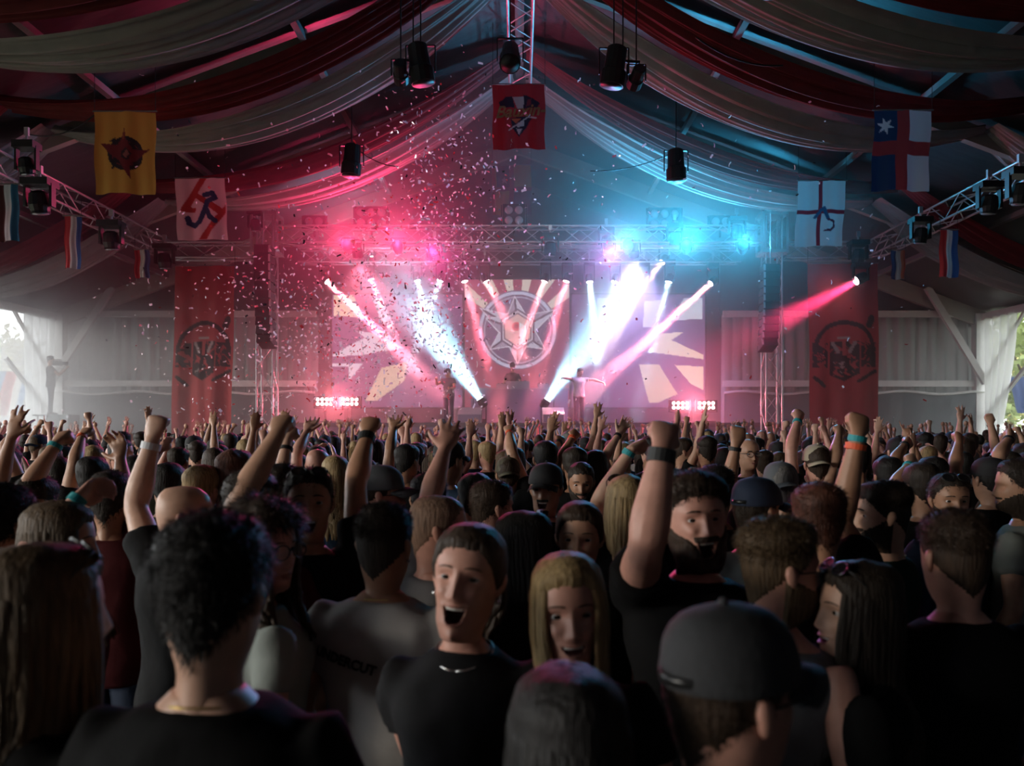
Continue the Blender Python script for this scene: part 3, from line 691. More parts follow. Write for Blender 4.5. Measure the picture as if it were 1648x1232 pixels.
# ------------------------------------------------------------------ people
def cr(z, zk, vk):
    """Catmull-Rom interpolation; zk ascending"""
    zk = np.asarray(zk); vk = np.asarray(vk); z = np.clip(z, zk[0], zk[-1])
    i = np.clip(np.searchsorted(zk, z, 'right') - 1, 0, len(zk) - 2)
    m = np.gradient(vk, zk); h = zk[i + 1] - zk[i]; t = (z - zk[i]) / h
    return (2*t**3-3*t**2+1)*vk[i] + (t**3-2*t**2+t)*h*m[i] + (-2*t**3+3*t**2)*vk[i+1] + (t**3-t**2)*h*m[i+1]
HZ = [-.235,-.200,-.160,-.135,-.124,-.116,-.105,-.090,-.070,-.045,-.020,.005,.030,.055,.080,.100,.112,.1175]
HW = [.078,.060,.053,.051,.050,.051,.053,.0580,.0640,.0685,.0730,.0765,.0775,.0745,.0660,.0500,.0280,.003]
HF = [.040,.024,.018,.022,.040,.066,.081,.086,.087,.087,.087,.0865,.0890,.0855,.0750,.0540,.0270,-.012]
HB = [-.110,-.093,-.084,-.081,-.080,-.080,-.081,-.083,-.087,-.092,-.098,-.103,-.105,-.103,-.097,-.082,-.060,-.022]
def sm(a, b, x):
    t = np.clip((x - a) / (b - a), 0, 1); return t * t * (3 - 2 * t)
def head_grid(N, nz, mouth=0.0, fem=0, fat=1.0):
    """rings from neck base to crown; returns V (nz,N,3), angle t (N)"""
    zs = np.concatenate([np.linspace(-.235, -.13, max(4, nz // 7)), np.linspace(-.124, -.083, max(3, nz // 9)), np.linspace(-.079, -.057, max(4, nz // 5)), np.linspace(-.052, .085, nz // 2), .1175 - (.1175 - .085) * np.linspace(.85, 0, max(4, nz // 6)) ** 2])
    s = np.linspace(0, 2 * math.pi, N, endpoint=False); t = s - .35 * np.sin(s)
    Z = np.repeat(zs[:, None], N, 1); Tt = np.repeat(t[None, :], len(zs), 0)
    w_ = cr(zs, HZ, HW) * fat; yf = cr(zs, HZ, HF); yb_ = cr(zs, HZ, HB)
    if fem:
        w_ = w_ * np.interp(zs, [-.235, -.15, -.1, -.05, 0.02], [.80, .84, .90, .94, .97])
    a = np.interp(zs, [-.16, -.125, -.105, -.09, -.05, 0], [1, 1.1, 1.5, 1.3, 1.06, 1])
    st, ct = np.sin(Tt), np.cos(Tt)
    ax = np.where(ct > 0, a[:, None], 1.0)
    X = np.sign(st) * np.abs(st) ** ax * w_[:, None]
    yc = -.012
    ex = np.interp(zs, [-.13, -.1, .06, .1], [1, .8, .8, 1])[:, None]
    Y = np.where(ct > 0, yc + (yf[:, None] - yc) * np.abs(ct) ** ex, yc + (yc - yb_[:, None]) * ct)
    fr = sm(.15, .5, ct); ab = np.abs(X)
    A = np.interp(Z, [-.054, -.045, -.037, -.022, .0, .018, .032], [0, .012, .022, .0165, .0095, .004, 0]); sg = np.interp(Z, [-.045, -.03, .02], [.0115, .009, .0075])
    g = lambda x0, z0, sx, sz: np.exp(-((ab - x0) / sx) ** 2 - ((Z - z0) / sz) ** 2)
    D = A * np.exp(-(X / sg) ** 2 * .8) + .006 * g(.0135, -.042, .006, .006)
    D += -.0125 * g(.032, .001, .0155, .0105) + (.003 if fem else .0055) * g(.03, .022, .022, .008) + .0055 * g(.043, -.028, .017, .016)
    D += .0055 * np.exp(-(X / .021) ** 2 - ((Z + .0625) / .005) ** 2) + .0065 * np.exp(-(X / .018) ** 2 - ((Z + .0755) / .0055) ** 2)
    D += -.004 * np.exp(-(X / .024) ** 2 - ((Z + .069) / .0025) ** 2) + .006 * np.exp(-(X / .018) ** 2 - ((Z + .102) / .012) ** 2)
    M = np.zeros_like(X)
    M[((X / .0215) ** 2 + ((Z + .0695) / .0105) ** 2 < 1) & (ct > .5)] = 1            # lips
    if mouth > 0:
        dz = -.024 * mouth * sm(-.064, -.0745, Z) * sm(-.3, .5, ct) * sm(-.135, -.115, Z)
        mw = .026 + .003 * (1 - mouth); Zc = Z + .069 - .006 * (X / .026) ** 2; e = (X / mw) ** 2 + (Zc / .0065) ** 2
        D = D - .034 * mouth * sm(1.0, .35, e) + .004 * np.exp(-((np.sqrt(e) - 1.15) / .2) ** 2)
        D += .004 * g(.04, -.033, .014, .012)
        M[(e < .95) & (ct > .5)] = 2
        Z = Z + dz
    Y = Y + D * fr
    V = np.stack([X, Y, Z], -1)
    return V, t, M
def grid_faces(nz, N, base=0):
    i = np.arange(nz - 1)[:, None]; j = np.arange(N)[None, :]; j2 = (j + 1) % N
    return np.stack([i * N + j, i * N + j2, (i + 1) * N + j2, (i + 1) * N + j], -1).reshape(-1, 4) + base
def hn(V):
    n = np.stack([V[..., 0] / .0775 ** 2, (V[..., 1] + .008) / .098 ** 2, np.maximum(V[..., 2], -.03) / .1175 ** 2], -1)
    return n / (np.linalg.norm(n, axis=-1, keepdims=True) + 1e-9)
def hairline(t, style='m'):
    a = np.degrees(np.abs((t + math.pi) % (2 * math.pi) - math.pi))
    if style == 'f': return np.interp(a, [0, 30, 50, 70, 95, 130, 180], [.068, .066, .045, .0, -.03, -.05, -.095])
    if style == 'fade': return np.interp(a, [0, 35, 55, 80, 95, 130, 180], [.070, .066, .05, .045, .035, .035, .03])
    return np.interp(a, [0, 35, 55, 72, 92, 100, 135, 180], [.070, .068, .05, .018, -.018, -.012, -.05, -.095])
def nz3(p, f, seed):
    return np.array([mnoise.noise(Vector((q[0] * f + seed, q[1] * f, q[2] * f * .6))) for q in p])
def shell(V, t, keep, off, seed=0, amp=.004, freq=60):
    """offset patch of the head grid; off<=0 verts sink into the head"""
    nz, N = V.shape[:2]; n = hn(V)
    nv = nz3(V.reshape(-1, 3), freq, seed).reshape(nz, N)
    P_ = V + n * (off + amp * nv * (off > .001))[..., None]
    f = grid_faces(nz, N); kf = keep.reshape(-1)[f].any(1); f = f[kf]
    top = None
    if keep[-1].all(): top = tuple((nz - 1) * N + np.arange(N))
    used = np.unique(f); mp = -np.ones(nz * N, int); mp[used] = np.arange(len(used))
    fs = [tuple(q) for q in mp[f]]
    if top is not None: fs.append(tuple(mp[list(top)]))
    return P_.reshape(-1, 3)[used], fs
def hand(b, w0, a, n, s, pose, k=1.0):
    """palm and five fingers; w0 wrist, a along, n palm normal, s thumb side"""
    a, n, s = [np.array(q) / np.linalg.norm(q) for q in (a, n, s)]; w0 = np.array(w0)
    b.tube([w0 - a * .015, w0 + a * .015 * k, w0 + a * .045 * k, w0 + a * .078 * k, w0 + a * .092 * k], [(.025 * k, .02 * k), (.030 * k, .020 * k), (.040 * k, .0185 * k), (.0425 * k, .0155 * k), (.036 * k, .008 * k)], n=14, up=s)
    curls = {'fist': [(78, 98, 62)] * 4, 'point': [(6, 6, 4)] + [(78, 98, 62)] * 3, 'open': [(4, 10, 6), (0, 6, 4), (2, 8, 6), (8, 12, 8)], 'claw': [(18, 38, 28), (22, 40, 28), (28, 40, 28), (32, 40, 28)],
             'horns': [(5, 6, 4), (78, 98, 62), (78, 98, 62), (8, 8, 6)], 'flat': [(15, 12, 8)] * 4, 'hold': [(40, 55, 35)] * 4, 'relax': [(25, 30, 20), (30, 32, 22), (35, 34, 22), (38, 34, 22)]}[pose]
    spread = {'open': (12, 3, -6, -16), 'claw': (10, 3, -5, -13), 'horns': (6, 0, 0, -10)}.get(pose, (2, 0, -1, -3))
    for i in range(4):
        kk = (.95, 1.06, 1.0, .8)[i] * k; o = (.0305, .0105, -.0105, -.030)[i] * k; r = (.0098, .0100, .0096, .0086)[i] * k
        sp = R(spread[i]); a2 = a * math.cos(sp) + s * math.sin(sp)
        p = w0 + a * .082 * k + s * o; pts = [p - a * .02 * k, p]; th = 0; rr = [r * .95, r * 1.08]
        for q, L in enumerate((.043, .027, .021)):
            th += R(curls[i][q]); p = p + (a2 * math.cos(th) + n * math.sin(th)) * L * kk; pts.append(p); rr.append(r * (1.0, .92, .82)[q])
        pts.append(pts[-1] + (pts[-1] - pts[-2]) * .22); rr.append(r * .4)
        b.tube(pts, rr, n=8, up=s)
    if pose in ('fist', 'point', 'horns', 'hold'):
        tp = [(.020, .022, .002), (.045, .040, .018), (.066, .030, .036), (.070, .004, .044), (.069, -.006, .045)]
    elif pose in ('open', 'claw'):
        tp = [(.012, .022, .0), (.035, .044, .006), (.062, .066, .012), (.088, .080, .014), (.094, .083, .014)]
    else: tp = [(.015, .022, .0), (.04, .042, .012), (.068, .050, .018), (.092, .050, .02), (.098, .049, .02)]
    b.tube([w0 + (a * p[0] + s * p[1] + n * p[2]) * k for p in tp], [.013 * k, .0125 * k, .0108 * k, .0092 * k, .004 * k], n=8, up=n)
def arm(b, S, E, Wr, k=1.0, n=12):
    S, E, Wr = map(np.array, (S, E, Wr)); pts = []; rr = []
    for t, r in ((-.08, .036), (.0, .045), (.15, .048), (.35, .048), (.6, .046), (.82, .041), (.95, .040)): pts.append(S + (E - S) * t); rr.append(r * k)
    for t, r in ((.06, .041), (.2, .045), (.35, .044), (.55, .038), (.78, .031), (.93, .027), (1.0, .026)): pts.append(E + (Wr - E) * t); rr.append(r * k)
    b.tube(pts, rr, n=n)
TORSO = [(.45, .150, .105, -.01), (.50, .172, .118, -.012), (.56, .165, .112, -.005), (.62, .150, .104, .0), (.70, .165, .112, .0), (.745, .182, .120, -.004), (.782, .186, .108, -.012), (.806, .155, .086, -.02), (.826, .098, .068, -.024), (.848, .058, .055, -.026)]
def torso(b, h, k, fem, off, z0, z1, n=24):
    rg = []
    ang = np.linspace(0, 2 * math.pi, n, endpoint=False); ca, sa = np.cos(ang), np.sin(ang); ca = np.sign(ca) * np.abs(ca) ** .85; sa = np.sign(sa) * np.abs(sa) ** .85
    zz = [q for q in np.linspace(z0, z1, 16)]
    T_ = np.array(TORSO)
    for z in zz:
        wx, wy, yo = [cr(np.array([z]), T_[:, 0], T_[:, i])[0] for i in (1, 2, 3)]
        if fem:
            wx *= np.interp(z, [.5, .62, .8], [1.02, .82, .84]); wy *= np.interp(z, [.5, .62, .72, .76, .8], [1, .88, 1.0, 1.12, .92])
        rg.append(np.stack([ca * (wx * k + off), sa * (wy * k + off) + yo, np.full(n, z * h)], -1))
    b.rings(rg)
def temp_obj(b, voxel, smooth, disp=0, seed=0):
    o = bpy.data.objects.new('tmp', b.mesh('tmp')); COL.objects.link(o)
    m = o.modifiers.new('r', 'REMESH'); m.mode = 'VOXEL'; m.voxel_size = voxel; m.use_smooth_shade = True
    m = o.modifiers.new('s', 'SMOOTH'); m.iterations = smooth; m.factor = .5
    if disp:
        t = bpy.data.textures.get('folds') or bpy.data.textures.new('folds', 'CLOUDS'); t.noise_scale = .11; t.noise_depth = 1
        m = o.modifiers.new('d', 'DISPLACE'); m.texture = t; m.strength = disp; m.mid_level = .5
    return o
def mesh_np(me):
    v = np.empty(len(me.vertices) * 3); me.vertices.foreach_get('co', v)
    lt = np.empty(len(me.polygons), int); me.polygons.foreach_get('loop_total', lt)
    li = np.empty(len(me.loops), int); me.loops.foreach_get('vertex_index', li)
    f = []; p = 0
    if (lt == 4).all(): f = li.reshape(-1, 4)
    else:
        for c in lt: f.append(tuple(li[p:p + c])); p += c
    return v.reshape(-1, 3), f
M_skin = [mat('skin_fair', (.60, .36, .26), .45, var=.12, vscale=25, spec=.4), mat('skin_warm', (.52, .29, .19), .45, var=.12, vscale=25, spec=.4), mat('skin_tan', (.42, .22, .135), .45, var=.12, vscale=25, spec=.4), mat('skin_rosy', (.60, .31, .235), .45, var=.12, vscale=25, spec=.4)]
M_lip = mat('lips', (.36, .16, .13), .4); M_mouth = mat('mouth_inside', (.06, .012, .012), .6); M_teeth = mat('teeth', (.75, .72, .66), .3)
M_eye = mat('eye_white', (.6, .58, .56), .2); M_iris = mat('iris', (.02, .015, .01), .15)
def hmat(n, c): return mat('hair_' + n, c, .6, var=.45, vscale=90, bump=.6, bscale=140, bstretch=(1, 1, .12), spec=.3)
M_hair = {'black': hmat('black', (.012, .010, .009)), 'dark': hmat('dark', (.028, .019, .013)), 'brown': hmat('brown', (.045, .027, .017)), 'light': hmat('light', (.11, .07, .038)), 'blond': hmat('blond', (.36, .25, .12)), 'grey': hmat('grey', (.16, .15, .14)), 'shaved': hmat('shaved', (.24, .145, .10)), 'auburn': hmat('auburn', (.10, .035, .02))}
def smat(n, c): return mat('shirt_' + n, c, .85, var=.15, vscale=6, bump=.25, bscale=25, spec=.12)
M_shirt = {'black': smat('black', (.007, .007, .0075)), 'char': smat('char', (.018, .018, .02)), 'navy': smat('navy', (.012, .018, .035)), 'grey': smat('grey', (.16, .16, .17)), 'white': smat('white', (.42, .41, .40)), 'green': smat('green', (.014, .035, .026)), 'blue': smat('blue', (.05, .09, .15)), 'maroon': smat('maroon', (.07, .012, .014)), 'pale': smat('pale', (.33, .38, .38)), 'olive': smat('olive', (.06, .06, .035)), 'sage': smat('sage', (.27, .30, .28))}
M_jean = smat('jeans', (.03, .04, .065)); M_shoe = mat('shoe', (.02, .02, .02), .5)
M_lensd = mat('dark_lens', (.01, .01, .012), .08, spec=.9); M_frame = mat('black_frame', (.01, .01, .01), .3); M_gold = mat('gold_chain', (.6, .42, .15), .3, .9); M_silver = mat('silver_chain', (.7, .7, .7), .25, .9)
def bmat(c): return mat('band_%.2f_%.2f_%.2f' % c, c, .6)
BANDC = {'teal': bmat((.02, .30, .32)), 'orange': bmat((.80, .12, .04)), 'white': bmat((.65, .66, .68)), 'black': bmat((.012, .012, .012)), 'blue': bmat((.1, .3, .6)), 'red': bmat((.5, .02, .05))}
class Person: pass
JOBS = []
def person(**kw):
    """first pass: describe; meshes are grown in one batch afterwards"""
    p = Person(); d = dict(x=0, y=5, top=1.75, yaw=0, hy=0, hp=0, hr=0, fem=0, hair='short', hcol='dark', hlen=.0, skin=0, shirt='black', sleeve=.5, arms={}, cap=None, capyaw=0, glasses=None, beard=None, mouth=0, voxel=.0065, N=56, nz=52, k=1.0, fat=1.0, label=None, group='people in the crowd', bands=(), extra=(), eyes=False, z0=0.0, trousers=True, proto=False, hvol=.018, name='person')
    d.update(kw); p.__dict__.update(d)
    if not p.proto:
        p.voxel = min(max(p.voxel, .0070 + .0010 * p.y), .0115)
        if any(a_.get('pose') in ('open', 'claw', 'flat', 'point') for a_ in p.arms.values()): p.voxel = min(p.voxel, .0075)
        if p.y > 3.4: p.N, p.nz = 40, 40
    h = p.top - p.z0; p.h = h; k = p.k * (.93 if p.fem else 1.0); p.kk = k
    p.mat = Matrix.Translation((p.x, p.y, p.z0)) @ Matrix.Rotation(R(p.yaw), 4, 'Z'); inv = p.mat.inverted()
    L1, L2 = .295 * h / 1.75 * (.96 if p.fem else 1), .265 * h / 1.75 * (.96 if p.fem else 1)
    b = MB(); sb = MB()
    torso(b, h, k, p.fem, -.006, .75, .848, 20); torso(sb, h, k, p.fem, .012, .46, .834 if p.sleeve else .818, 26)
    p.wr = {}
    for sd, nm in ((1, 'R'), (-1, 'L')):
        S = Vector((sd * .172 * k, -.015, .79 * h)); sp = p.arms.get(nm); pose = 'relax'; n_ = None; tip = None
        if sp is None:
            E = S + Vector((sd * .07, -.03, -.28)) * (L1 / .295); Wv = E + Vector((sd * -.02, .10, -.235)) * (L2 / .265); n_ = Vector((-sd, 0, 0))
        else:
            if sp.get('local'):
                E = S + Vector(sp['e']) ; Wv = E + Vector(sp['w'])
                E = S + (E - S).normalized() * L1; Wv = E + Vector(sp['w']).normalized() * L2
                up_ = (E.z - S.z) / L1
            else:
                v_ = Vector(((sp['e'][0] - VX) / F, 1, (VY - sp['e'][1]) / F)); up_ = 1 if H + v_.z * p.y > (p.mat @ S).z else 0
            if up_ > 0:
                S = S + Vector((-sd * .012, 0, .045 * min(1, up_ + .3)))
            if not sp.get('local'):
                Sw = p.mat @ S
                def hit(px, py, c, L, sgn):
                    v = Vector(((px - VX) / F, 1, (VY - py) / F)); C = Vector((0, 0, H)) - c
                    A_ = v.dot(v); B_ = 2 * v.dot(C); D_ = B_ * B_ - 4 * A_ * (C.dot(C) - L * L)
                    Yq = (-B_ + sgn * math.sqrt(max(0, D_))) / (2 * A_); return Vector((0, 0, H)) + v * Yq
                Ew = hit(*sp['e'], Sw, L1, sp.get('se', -1)); Ww = hit(*sp['w'], Ew, L2, sp.get('sw', 1))
                E, Wv = inv @ Ew, inv @ Ww
                if sp.get('tip'):
                    tip = inv @ hit(*sp['tip'], Ww, .17, sp.get('st', 1))
            pose = sp.get('pose', 'fist')
            n_ = inv.to_3x3() @ Vector(sp['n']) if 'n' in sp else Vector((0, 1, 0))
        a_ = ((tip - Wv) if tip is not None else (Wv - E)).normalized()
        n_ = (n_ - a_ * n_.dot(a_)); n_ = n_.normalized() if n_.length > .1 else a_.orthogonal().normalized()
        s_ = a_.cross(n_) * (1 if sd < 0 else -1)
        if sp and sp.get('flip'): s_ = -s_
        ak = (.86 if p.fem else 1.0) * (sp.get('k', 1.0) if sp else 1.0) * p.k
        arm(b, S, E, Wv, ak); hand(b, Wv, a_, n_, s_, pose, .93 if p.fem else 1.04)
        p.wr[nm] = (E.copy(), Wv.copy(), a_, ak)
        if p.sleeve:
            c = S + (E - S) * p.sleeve; base = Vector((sd * .09 * k, -.015, .77 * h))
            if p.sleeve <= 1:
                sb.tube([base, S, S + (c - S) * .5, c], [.064 * k, .067 * ak, .068 * ak, .072 * ak], n=16)
            else:
                sb.tube([base, S, S + (E - S) * .6, E, E + (Wv - E) * .5, E + (Wv - E) * .93], [.064 * k, .067 * ak, .066 * ak, .060 * ak, .052 * ak, .038 * ak], n=14)
    p.tb = temp_obj(b, p.voxel, 3); p.ts = temp_obj(sb, .017 if p.y < 3 and not p.proto else .023, 3, .014 if not p.proto else .01)
    JOBS.append(p); return p
CAPM = {'black': mat('cap_black', (.012, .012, .014), .8), 'navy': mat('cap_navy', (.012, .022, .05), .8), 'grey': mat('cap_grey', (.10, .11, .12), .85, bump=.2, bscale=80), 'beige': mat('cap_beige', (.42, .37, .27), .85), 'dgrey': mat('cap_dark_grey', (.03, .031, .034), .85, bump=.2, bscale=80), 'camo': mat('cap_camo', (.10, .09, .06), .85, var=.5, vscale=30)}
def part(b, name, m, root, Mh=None, smooth=True):
    o = b.build(name, m, root, smooth)
    if Mh is not None: o.matrix_local = Mh
    return o
def strands(hb, v_, f_, n, L, seed, rs_):
    """fine hair blades growing out of the hair shell, combed down and outwards"""
    q = np.array([f[:4] for f in f_ if len(f) >= 4 and len(f) < 6]); 
    if not len(q): return
    g = np.random.default_rng(int(seed * 100)); A, B, C, D = [v_[q[:, i]] for i in range(4)]
    ar = np.linalg.norm(np.cross(C - A, D - B), axis=1); k = g.choice(len(q), n, p=ar / ar.sum()); a, b = g.random((2, n, 1))
    pt = A[k] * (1 - a) * (1 - b) + B[k] * a * (1 - b) + C[k] * a * b + D[k] * (1 - a) * b
    nr = hn(pt); tang = np.stack([nr[:, 0] * .6, nr[:, 1] * .6 - .25, -.7 + 0 * nr[:, 0]], -1); tang -= nr * (tang * nr).sum(1)[:, None]; tang /= np.linalg.norm(tang, axis=1)[:, None] + 1e-6
    Ln = L * g.uniform(.5, 1.2, (n, 1)); d1 = nr * g.uniform(.25, .75, (n, 1)) + tang * g.uniform(.3, .9, (n, 1)) + g.normal(0, .22, (n, 3)); d1 /= np.linalg.norm(d1, axis=1)[:, None]
    sd = np.cross(d1, nr); sd /= np.linalg.norm(sd, axis=1)[:, None] + 1e-6; w_ = .0011
    m1 = pt + d1 * Ln * .55; tip = m1 + (d1 * .7 + tang * .5) * Ln * .45
    V_ = np.stack([pt - nr * .003 - sd * w_, pt - nr * .003 + sd * w_, m1 + sd * w_ * .8, m1 - sd * w_ * .8, tip], 1).reshape(-1, 3); i = np.arange(n)[:, None] * 5
    hb.add(V_, [tuple(x) for x in i + np.array([0, 1, 2, 3])] + [tuple(x) for x in i + np.array([3, 2, 4])])
def finish(p):
    rs = random.Random(hash((round(p.x, 3), round(p.y, 3))) & 0xffff); seed = rs.uniform(0, 50)
    V, t, Mk = head_grid(p.N, p.nz, p.mouth, p.fem, p.fat); nz, N = V.shape[:2]
    hc = Vector((0, 0, p.h - .1175)); piv = Vector((0, -.03, -.12))
    Mh = Matrix.Translation(hc) @ Matrix.Translation(piv) @ Matrix.Rotation(R(p.hy), 4, 'Z') @ Matrix.Rotation(R(p.hp), 4, 'X') @ Matrix.Rotation(R(p.hr), 4, 'Y') @ Matrix.Translation(-piv)
    # neck base follows the body, head follows Mh
    Hm = np.array(Mh); Vh = V.reshape(-1, 3) @ Hm[:3, :3].T + Hm[:3, 3]; Vb = V.reshape(-1, 3) + np.array(hc)
    wgt = sm(-.225, -.13, V[..., 2].reshape(-1))[:, None]; Vw = Vh * wgt + Vb * (1 - wgt)
    mb = MB()
    bv, bf = p.bm; mb.add(bv, bf)
    f = grid_faces(nz, N); mk = Mk.reshape(-1)[f]
    fm = np.where((mk == 2).sum(1) >= 3, 2, np.where((mk >= 1).sum(1) >= 3, 1, 0))
    mb.add(Vw, f); mb.m[-len(f):] = fm.tolist()
    mb.add(Vw[-N:], [tuple(range(N))])
    for sd in (-1, 1):     # ears
        eb = MB(); eb.tube([(0, .004, -.030), (.004, .002, -.022), (.010, -.002, -.008), (.013, -.006, .010), (.010, -.006, .022), (.003, -.002, .030)], [(.004, .004), (.008, .009), (.009, .014), (.009, .017), (.008, .013), (.004, .005)], n=10, up=(1, 0, 0))
        ev = np.vstack(eb.v) * np.array([sd, 1, 1]) + np.array([sd * .069 * p.fat * (.96 if p.fem else 1), -.012, -.006]); ev = ev @ Hm[:3, :3].T + Hm[:3, 3]
        mb.add(ev, eb.f if sd > 0 else [q[::-1] for q in eb.f])
    root = bpy.data.objects.new(p.name, mb.mesh(p.name, True, [M_skin[p.skin], M_lip, M_mouth])); link(root)
    root.matrix_world = p.mat
    tag(root, p.label, 'person', p.group)
    # clothing
    sv, sf = p.sm_; sb = MB(); sb.add(sv, sf); part(sb, 'shirt', M_shirt[p.shirt], root)
    if p.trousers:
        lb = MB(); h = p.h
        for sd in (-1, 1):
            lb.tube([(sd * .085, -.01, .52 * h), (sd * .09, 0, .44 * h), (sd * .095, .005, .28 * h), (sd * .1, -.01, .14 * h), (sd * .105, -.01, .05 * h)], [.10 * p.k, .095 * p.k, .07, .062, .058], n=10)
            lb.tube([(sd * .105, -.09, .03), (sd * .107, -.02, .045), (sd * .11, .10, .035), (sd * .112, .17, .022)], [(.035, .03), (.042, .042), (.044, .032), (.03, .02)], n=8, up=(1, 0, 0), m=1)
        part(lb, 'trousers', [M_jean, M_shoe], root)
    hm = M_hair[p.hcol]
    hl = hairline(t, {'fade': 'fade', 'long': 'f', 'tail': 'f', 'curly': 'f', 'bun': 'f'}.get(p.hair, 'm'))[None, :]
    Zg = V[..., 2]; hl = hl + (.0016 * (np.sin(t * 11 + seed) + np.sin(t * 27 + seed * 2) + np.sin(t * 43 + seed * 3)))[None, :]
    if p.hair == 'buzz':
        keep = Zg > hl; off = .0035 * sm(-.004, .012, Zg - hl) + .0; v_, f_ = shell(V, t, keep, np.where(keep, off, -.003), seed, .001, 90)
    elif p.hair != 'bald':
        vol = {'short': p.hvol, 'fade': p.hvol, 'long': .014, 'tail': .011, 'curly': .034, 'bun': .012}[p.hair]
        keep = Zg > hl - .002
        top = sm(.02, .085, Zg)
        if p.cap: vol = .006
        off = (.0055 + (vol - .0055) * (top if p.hair in ('short', 'fade') else np.maximum(top, .6))) * sm(-.004, .034 if p.hair in ('short', 'fade') else .018, Zg - hl)
        v_, f_ = shell(V, t, keep, np.where(keep, off, -.004), seed, .012 if p.hair == 'curly' else (.006 if p.hair in ('short', 'fade') else .003), 28 if p.hair == 'curly' else 55)
    hb = MB()
    if p.hair != 'bald': hb.add(v_, f_)
    near = p.y < 3.9 and not p.proto
    if near and p.hair in ('short', 'fade', 'curly'): strands(hb, v_, f_, int(4200 if p.y < 2.6 else 1800), {'short': .020, 'fade': .016, 'curly': .04}.get(p.hair, .03) if not p.cap else .008, seed, rs)
    if p.hair == 'fade':     # shaved sides
        hl2 = hairline(t, 'm')[None, :]; keep = (Zg > hl2) & (Zg < hl + .012); v2, f2 = shell(V, t, keep, np.where(keep, .0022, -.003), seed, .0006, 90); hb.add(v2, f2)
    if p.hair in ('long', 'tail', 'curly'):
        nl = 100 if p.N > 40 else 30; rk = .72 if p.N > 40 else 1.5
        rx, ry, rz = .084, .106, .127
        for q in range(nl):
            sd = -1 if q % 2 else 1; u = (q // 2) / (nl // 2 - 1) if nl > 2 else 0
            if p.hair == 'tail':
                a0 = rs.uniform(-.025, .025); pts = [(a0 * .3, -.095, .045)]; L = p.hlen * rs.uniform(.75, 1.05); n_ = 7
                for i in range(1, n_): s_ = i / (n_ - 1); pts.append((a0 * (1 + 1.2 * math.sin(s_ * 3)) + .01 * math.sin(q + 4 * s_), -.115 - .035 * math.sin(s_ * 2.2) + rs.uniform(-.006, .006), .045 - L * s_))
                hb.tube(pts, [(.006, .005)] + [(.010, .007)] * (n_ - 2) + [(.003, .002)], n=5); 
                if q > 40: break
                continue
            phi = R(48 + 132 * u + rs.uniform(-4, 4)); L = p.hlen * rs.uniform(.86, 1.04); pts = []
            for i in range(5):
                th = R(6 + 88 * i / 4 * (1 if u > .15 else .95)); lift = 1 + .02 * rs.uniform(-1, 1) + (.05 if p.hair == 'curly' else 0)
                pts.append((sd * rx * math.sin(th) * math.sin(phi) * lift, -.008 + ry * math.sin(th) * math.cos(phi) * lift, rz * math.cos(th) * lift))
            x0, y0, z0 = pts[-1]; nd = 7
            for i in range(1, nd + 1):
                s_ = i / nd; zz = z0 - L * s_
                inw = 1 - .12 * sm(0, .5, s_) + .10 * sm(.35, .9, s_)
                yy = y0 * inw - .02 * s_ * (1 if y0 < .03 else -1) - .05 * sm(-.16, -.28, zz) * (1 if y0 < .02 else -1)
                wv = (.016 if p.hair == 'curly' else .004) * math.sin(s_ * (22 if p.hair == 'curly' else 6) + q)
                pts.append((x0 * inw + wv, yy + wv * .6, zz))
            if near:
                for r_ in range(4):
                    jx, jy = rs.uniform(-.008, .008), rs.uniform(-.008, .008); o3 = 1 + rs.uniform(.0, .05); w3 = .0014; Q = np.array(pts); Q = Q * np.array([o3, o3, 1]) + np.array([jx, jy, 0]) * np.linspace(.3, 1.6, len(Q))[:, None]; tn = np.array((math.cos(phi) * sd, -math.sin(phi), 0)) * w3
                    hb.add(np.concatenate([Q - tn, Q + tn]), [(i, i + 1, len(Q) + i + 1, len(Q) + i) for i in range(len(Q) - 1)])
            ww = .0155 * rk; hb.tube(pts, [(.006, .004)] + [(ww * .8, .006)] * 2 + [(ww, .0075)] * (len(pts) - 5) + [(ww * .7, .006), (ww * .25, .003)], n=6, up=(math.cos(phi) * sd, -math.sin(phi), 0))
    if p.hair == 'bun': hb.sphere((0, -.12, .06), (.04, .035, .038), 14, 10)
    if hb.n: part(hb, 'hair', hm, root, Mh)
    if p.beard:
        a = np.degrees(np.abs((t + math.pi) % (2 * math.pi) - math.pi))[None, :] + 0 * Zg; ab = np.abs(V[..., 0])
        zl = np.interp(a, [0, 18, 40, 70, 100], [-.083 - .02 * p.mouth, -.078 - .015 * p.mouth, -.055, -.035, .0])
        keep = (Zg < zl) & (a < 100) & (Zg > -.132 - .02 * p.mouth)
        if p.beard != 'goatee': keep |= (Zg < -.047) & (Zg > -.060) & (ab < .034) & (a < 60)
        else: keep = ((Zg < -.047) & (Zg > -.060) & (ab < .03) & (a < 60)) | ((Zg < -.08 - .02 * p.mouth) & (ab < .026) & (a < 60) & (Zg > -.13))
        n = hn(V); th = {'full': .009, 'stubble': .0018, 'goatee': .005}[p.beard]
        v2, f2 = shell(V, t, keep, np.where(keep, th, -.002), seed + 9, th * .4, 90); bb = MB(); bb.add(v2, f2); part(bb, 'beard', hm, root, Mh)
    yaweyes = p.eyes
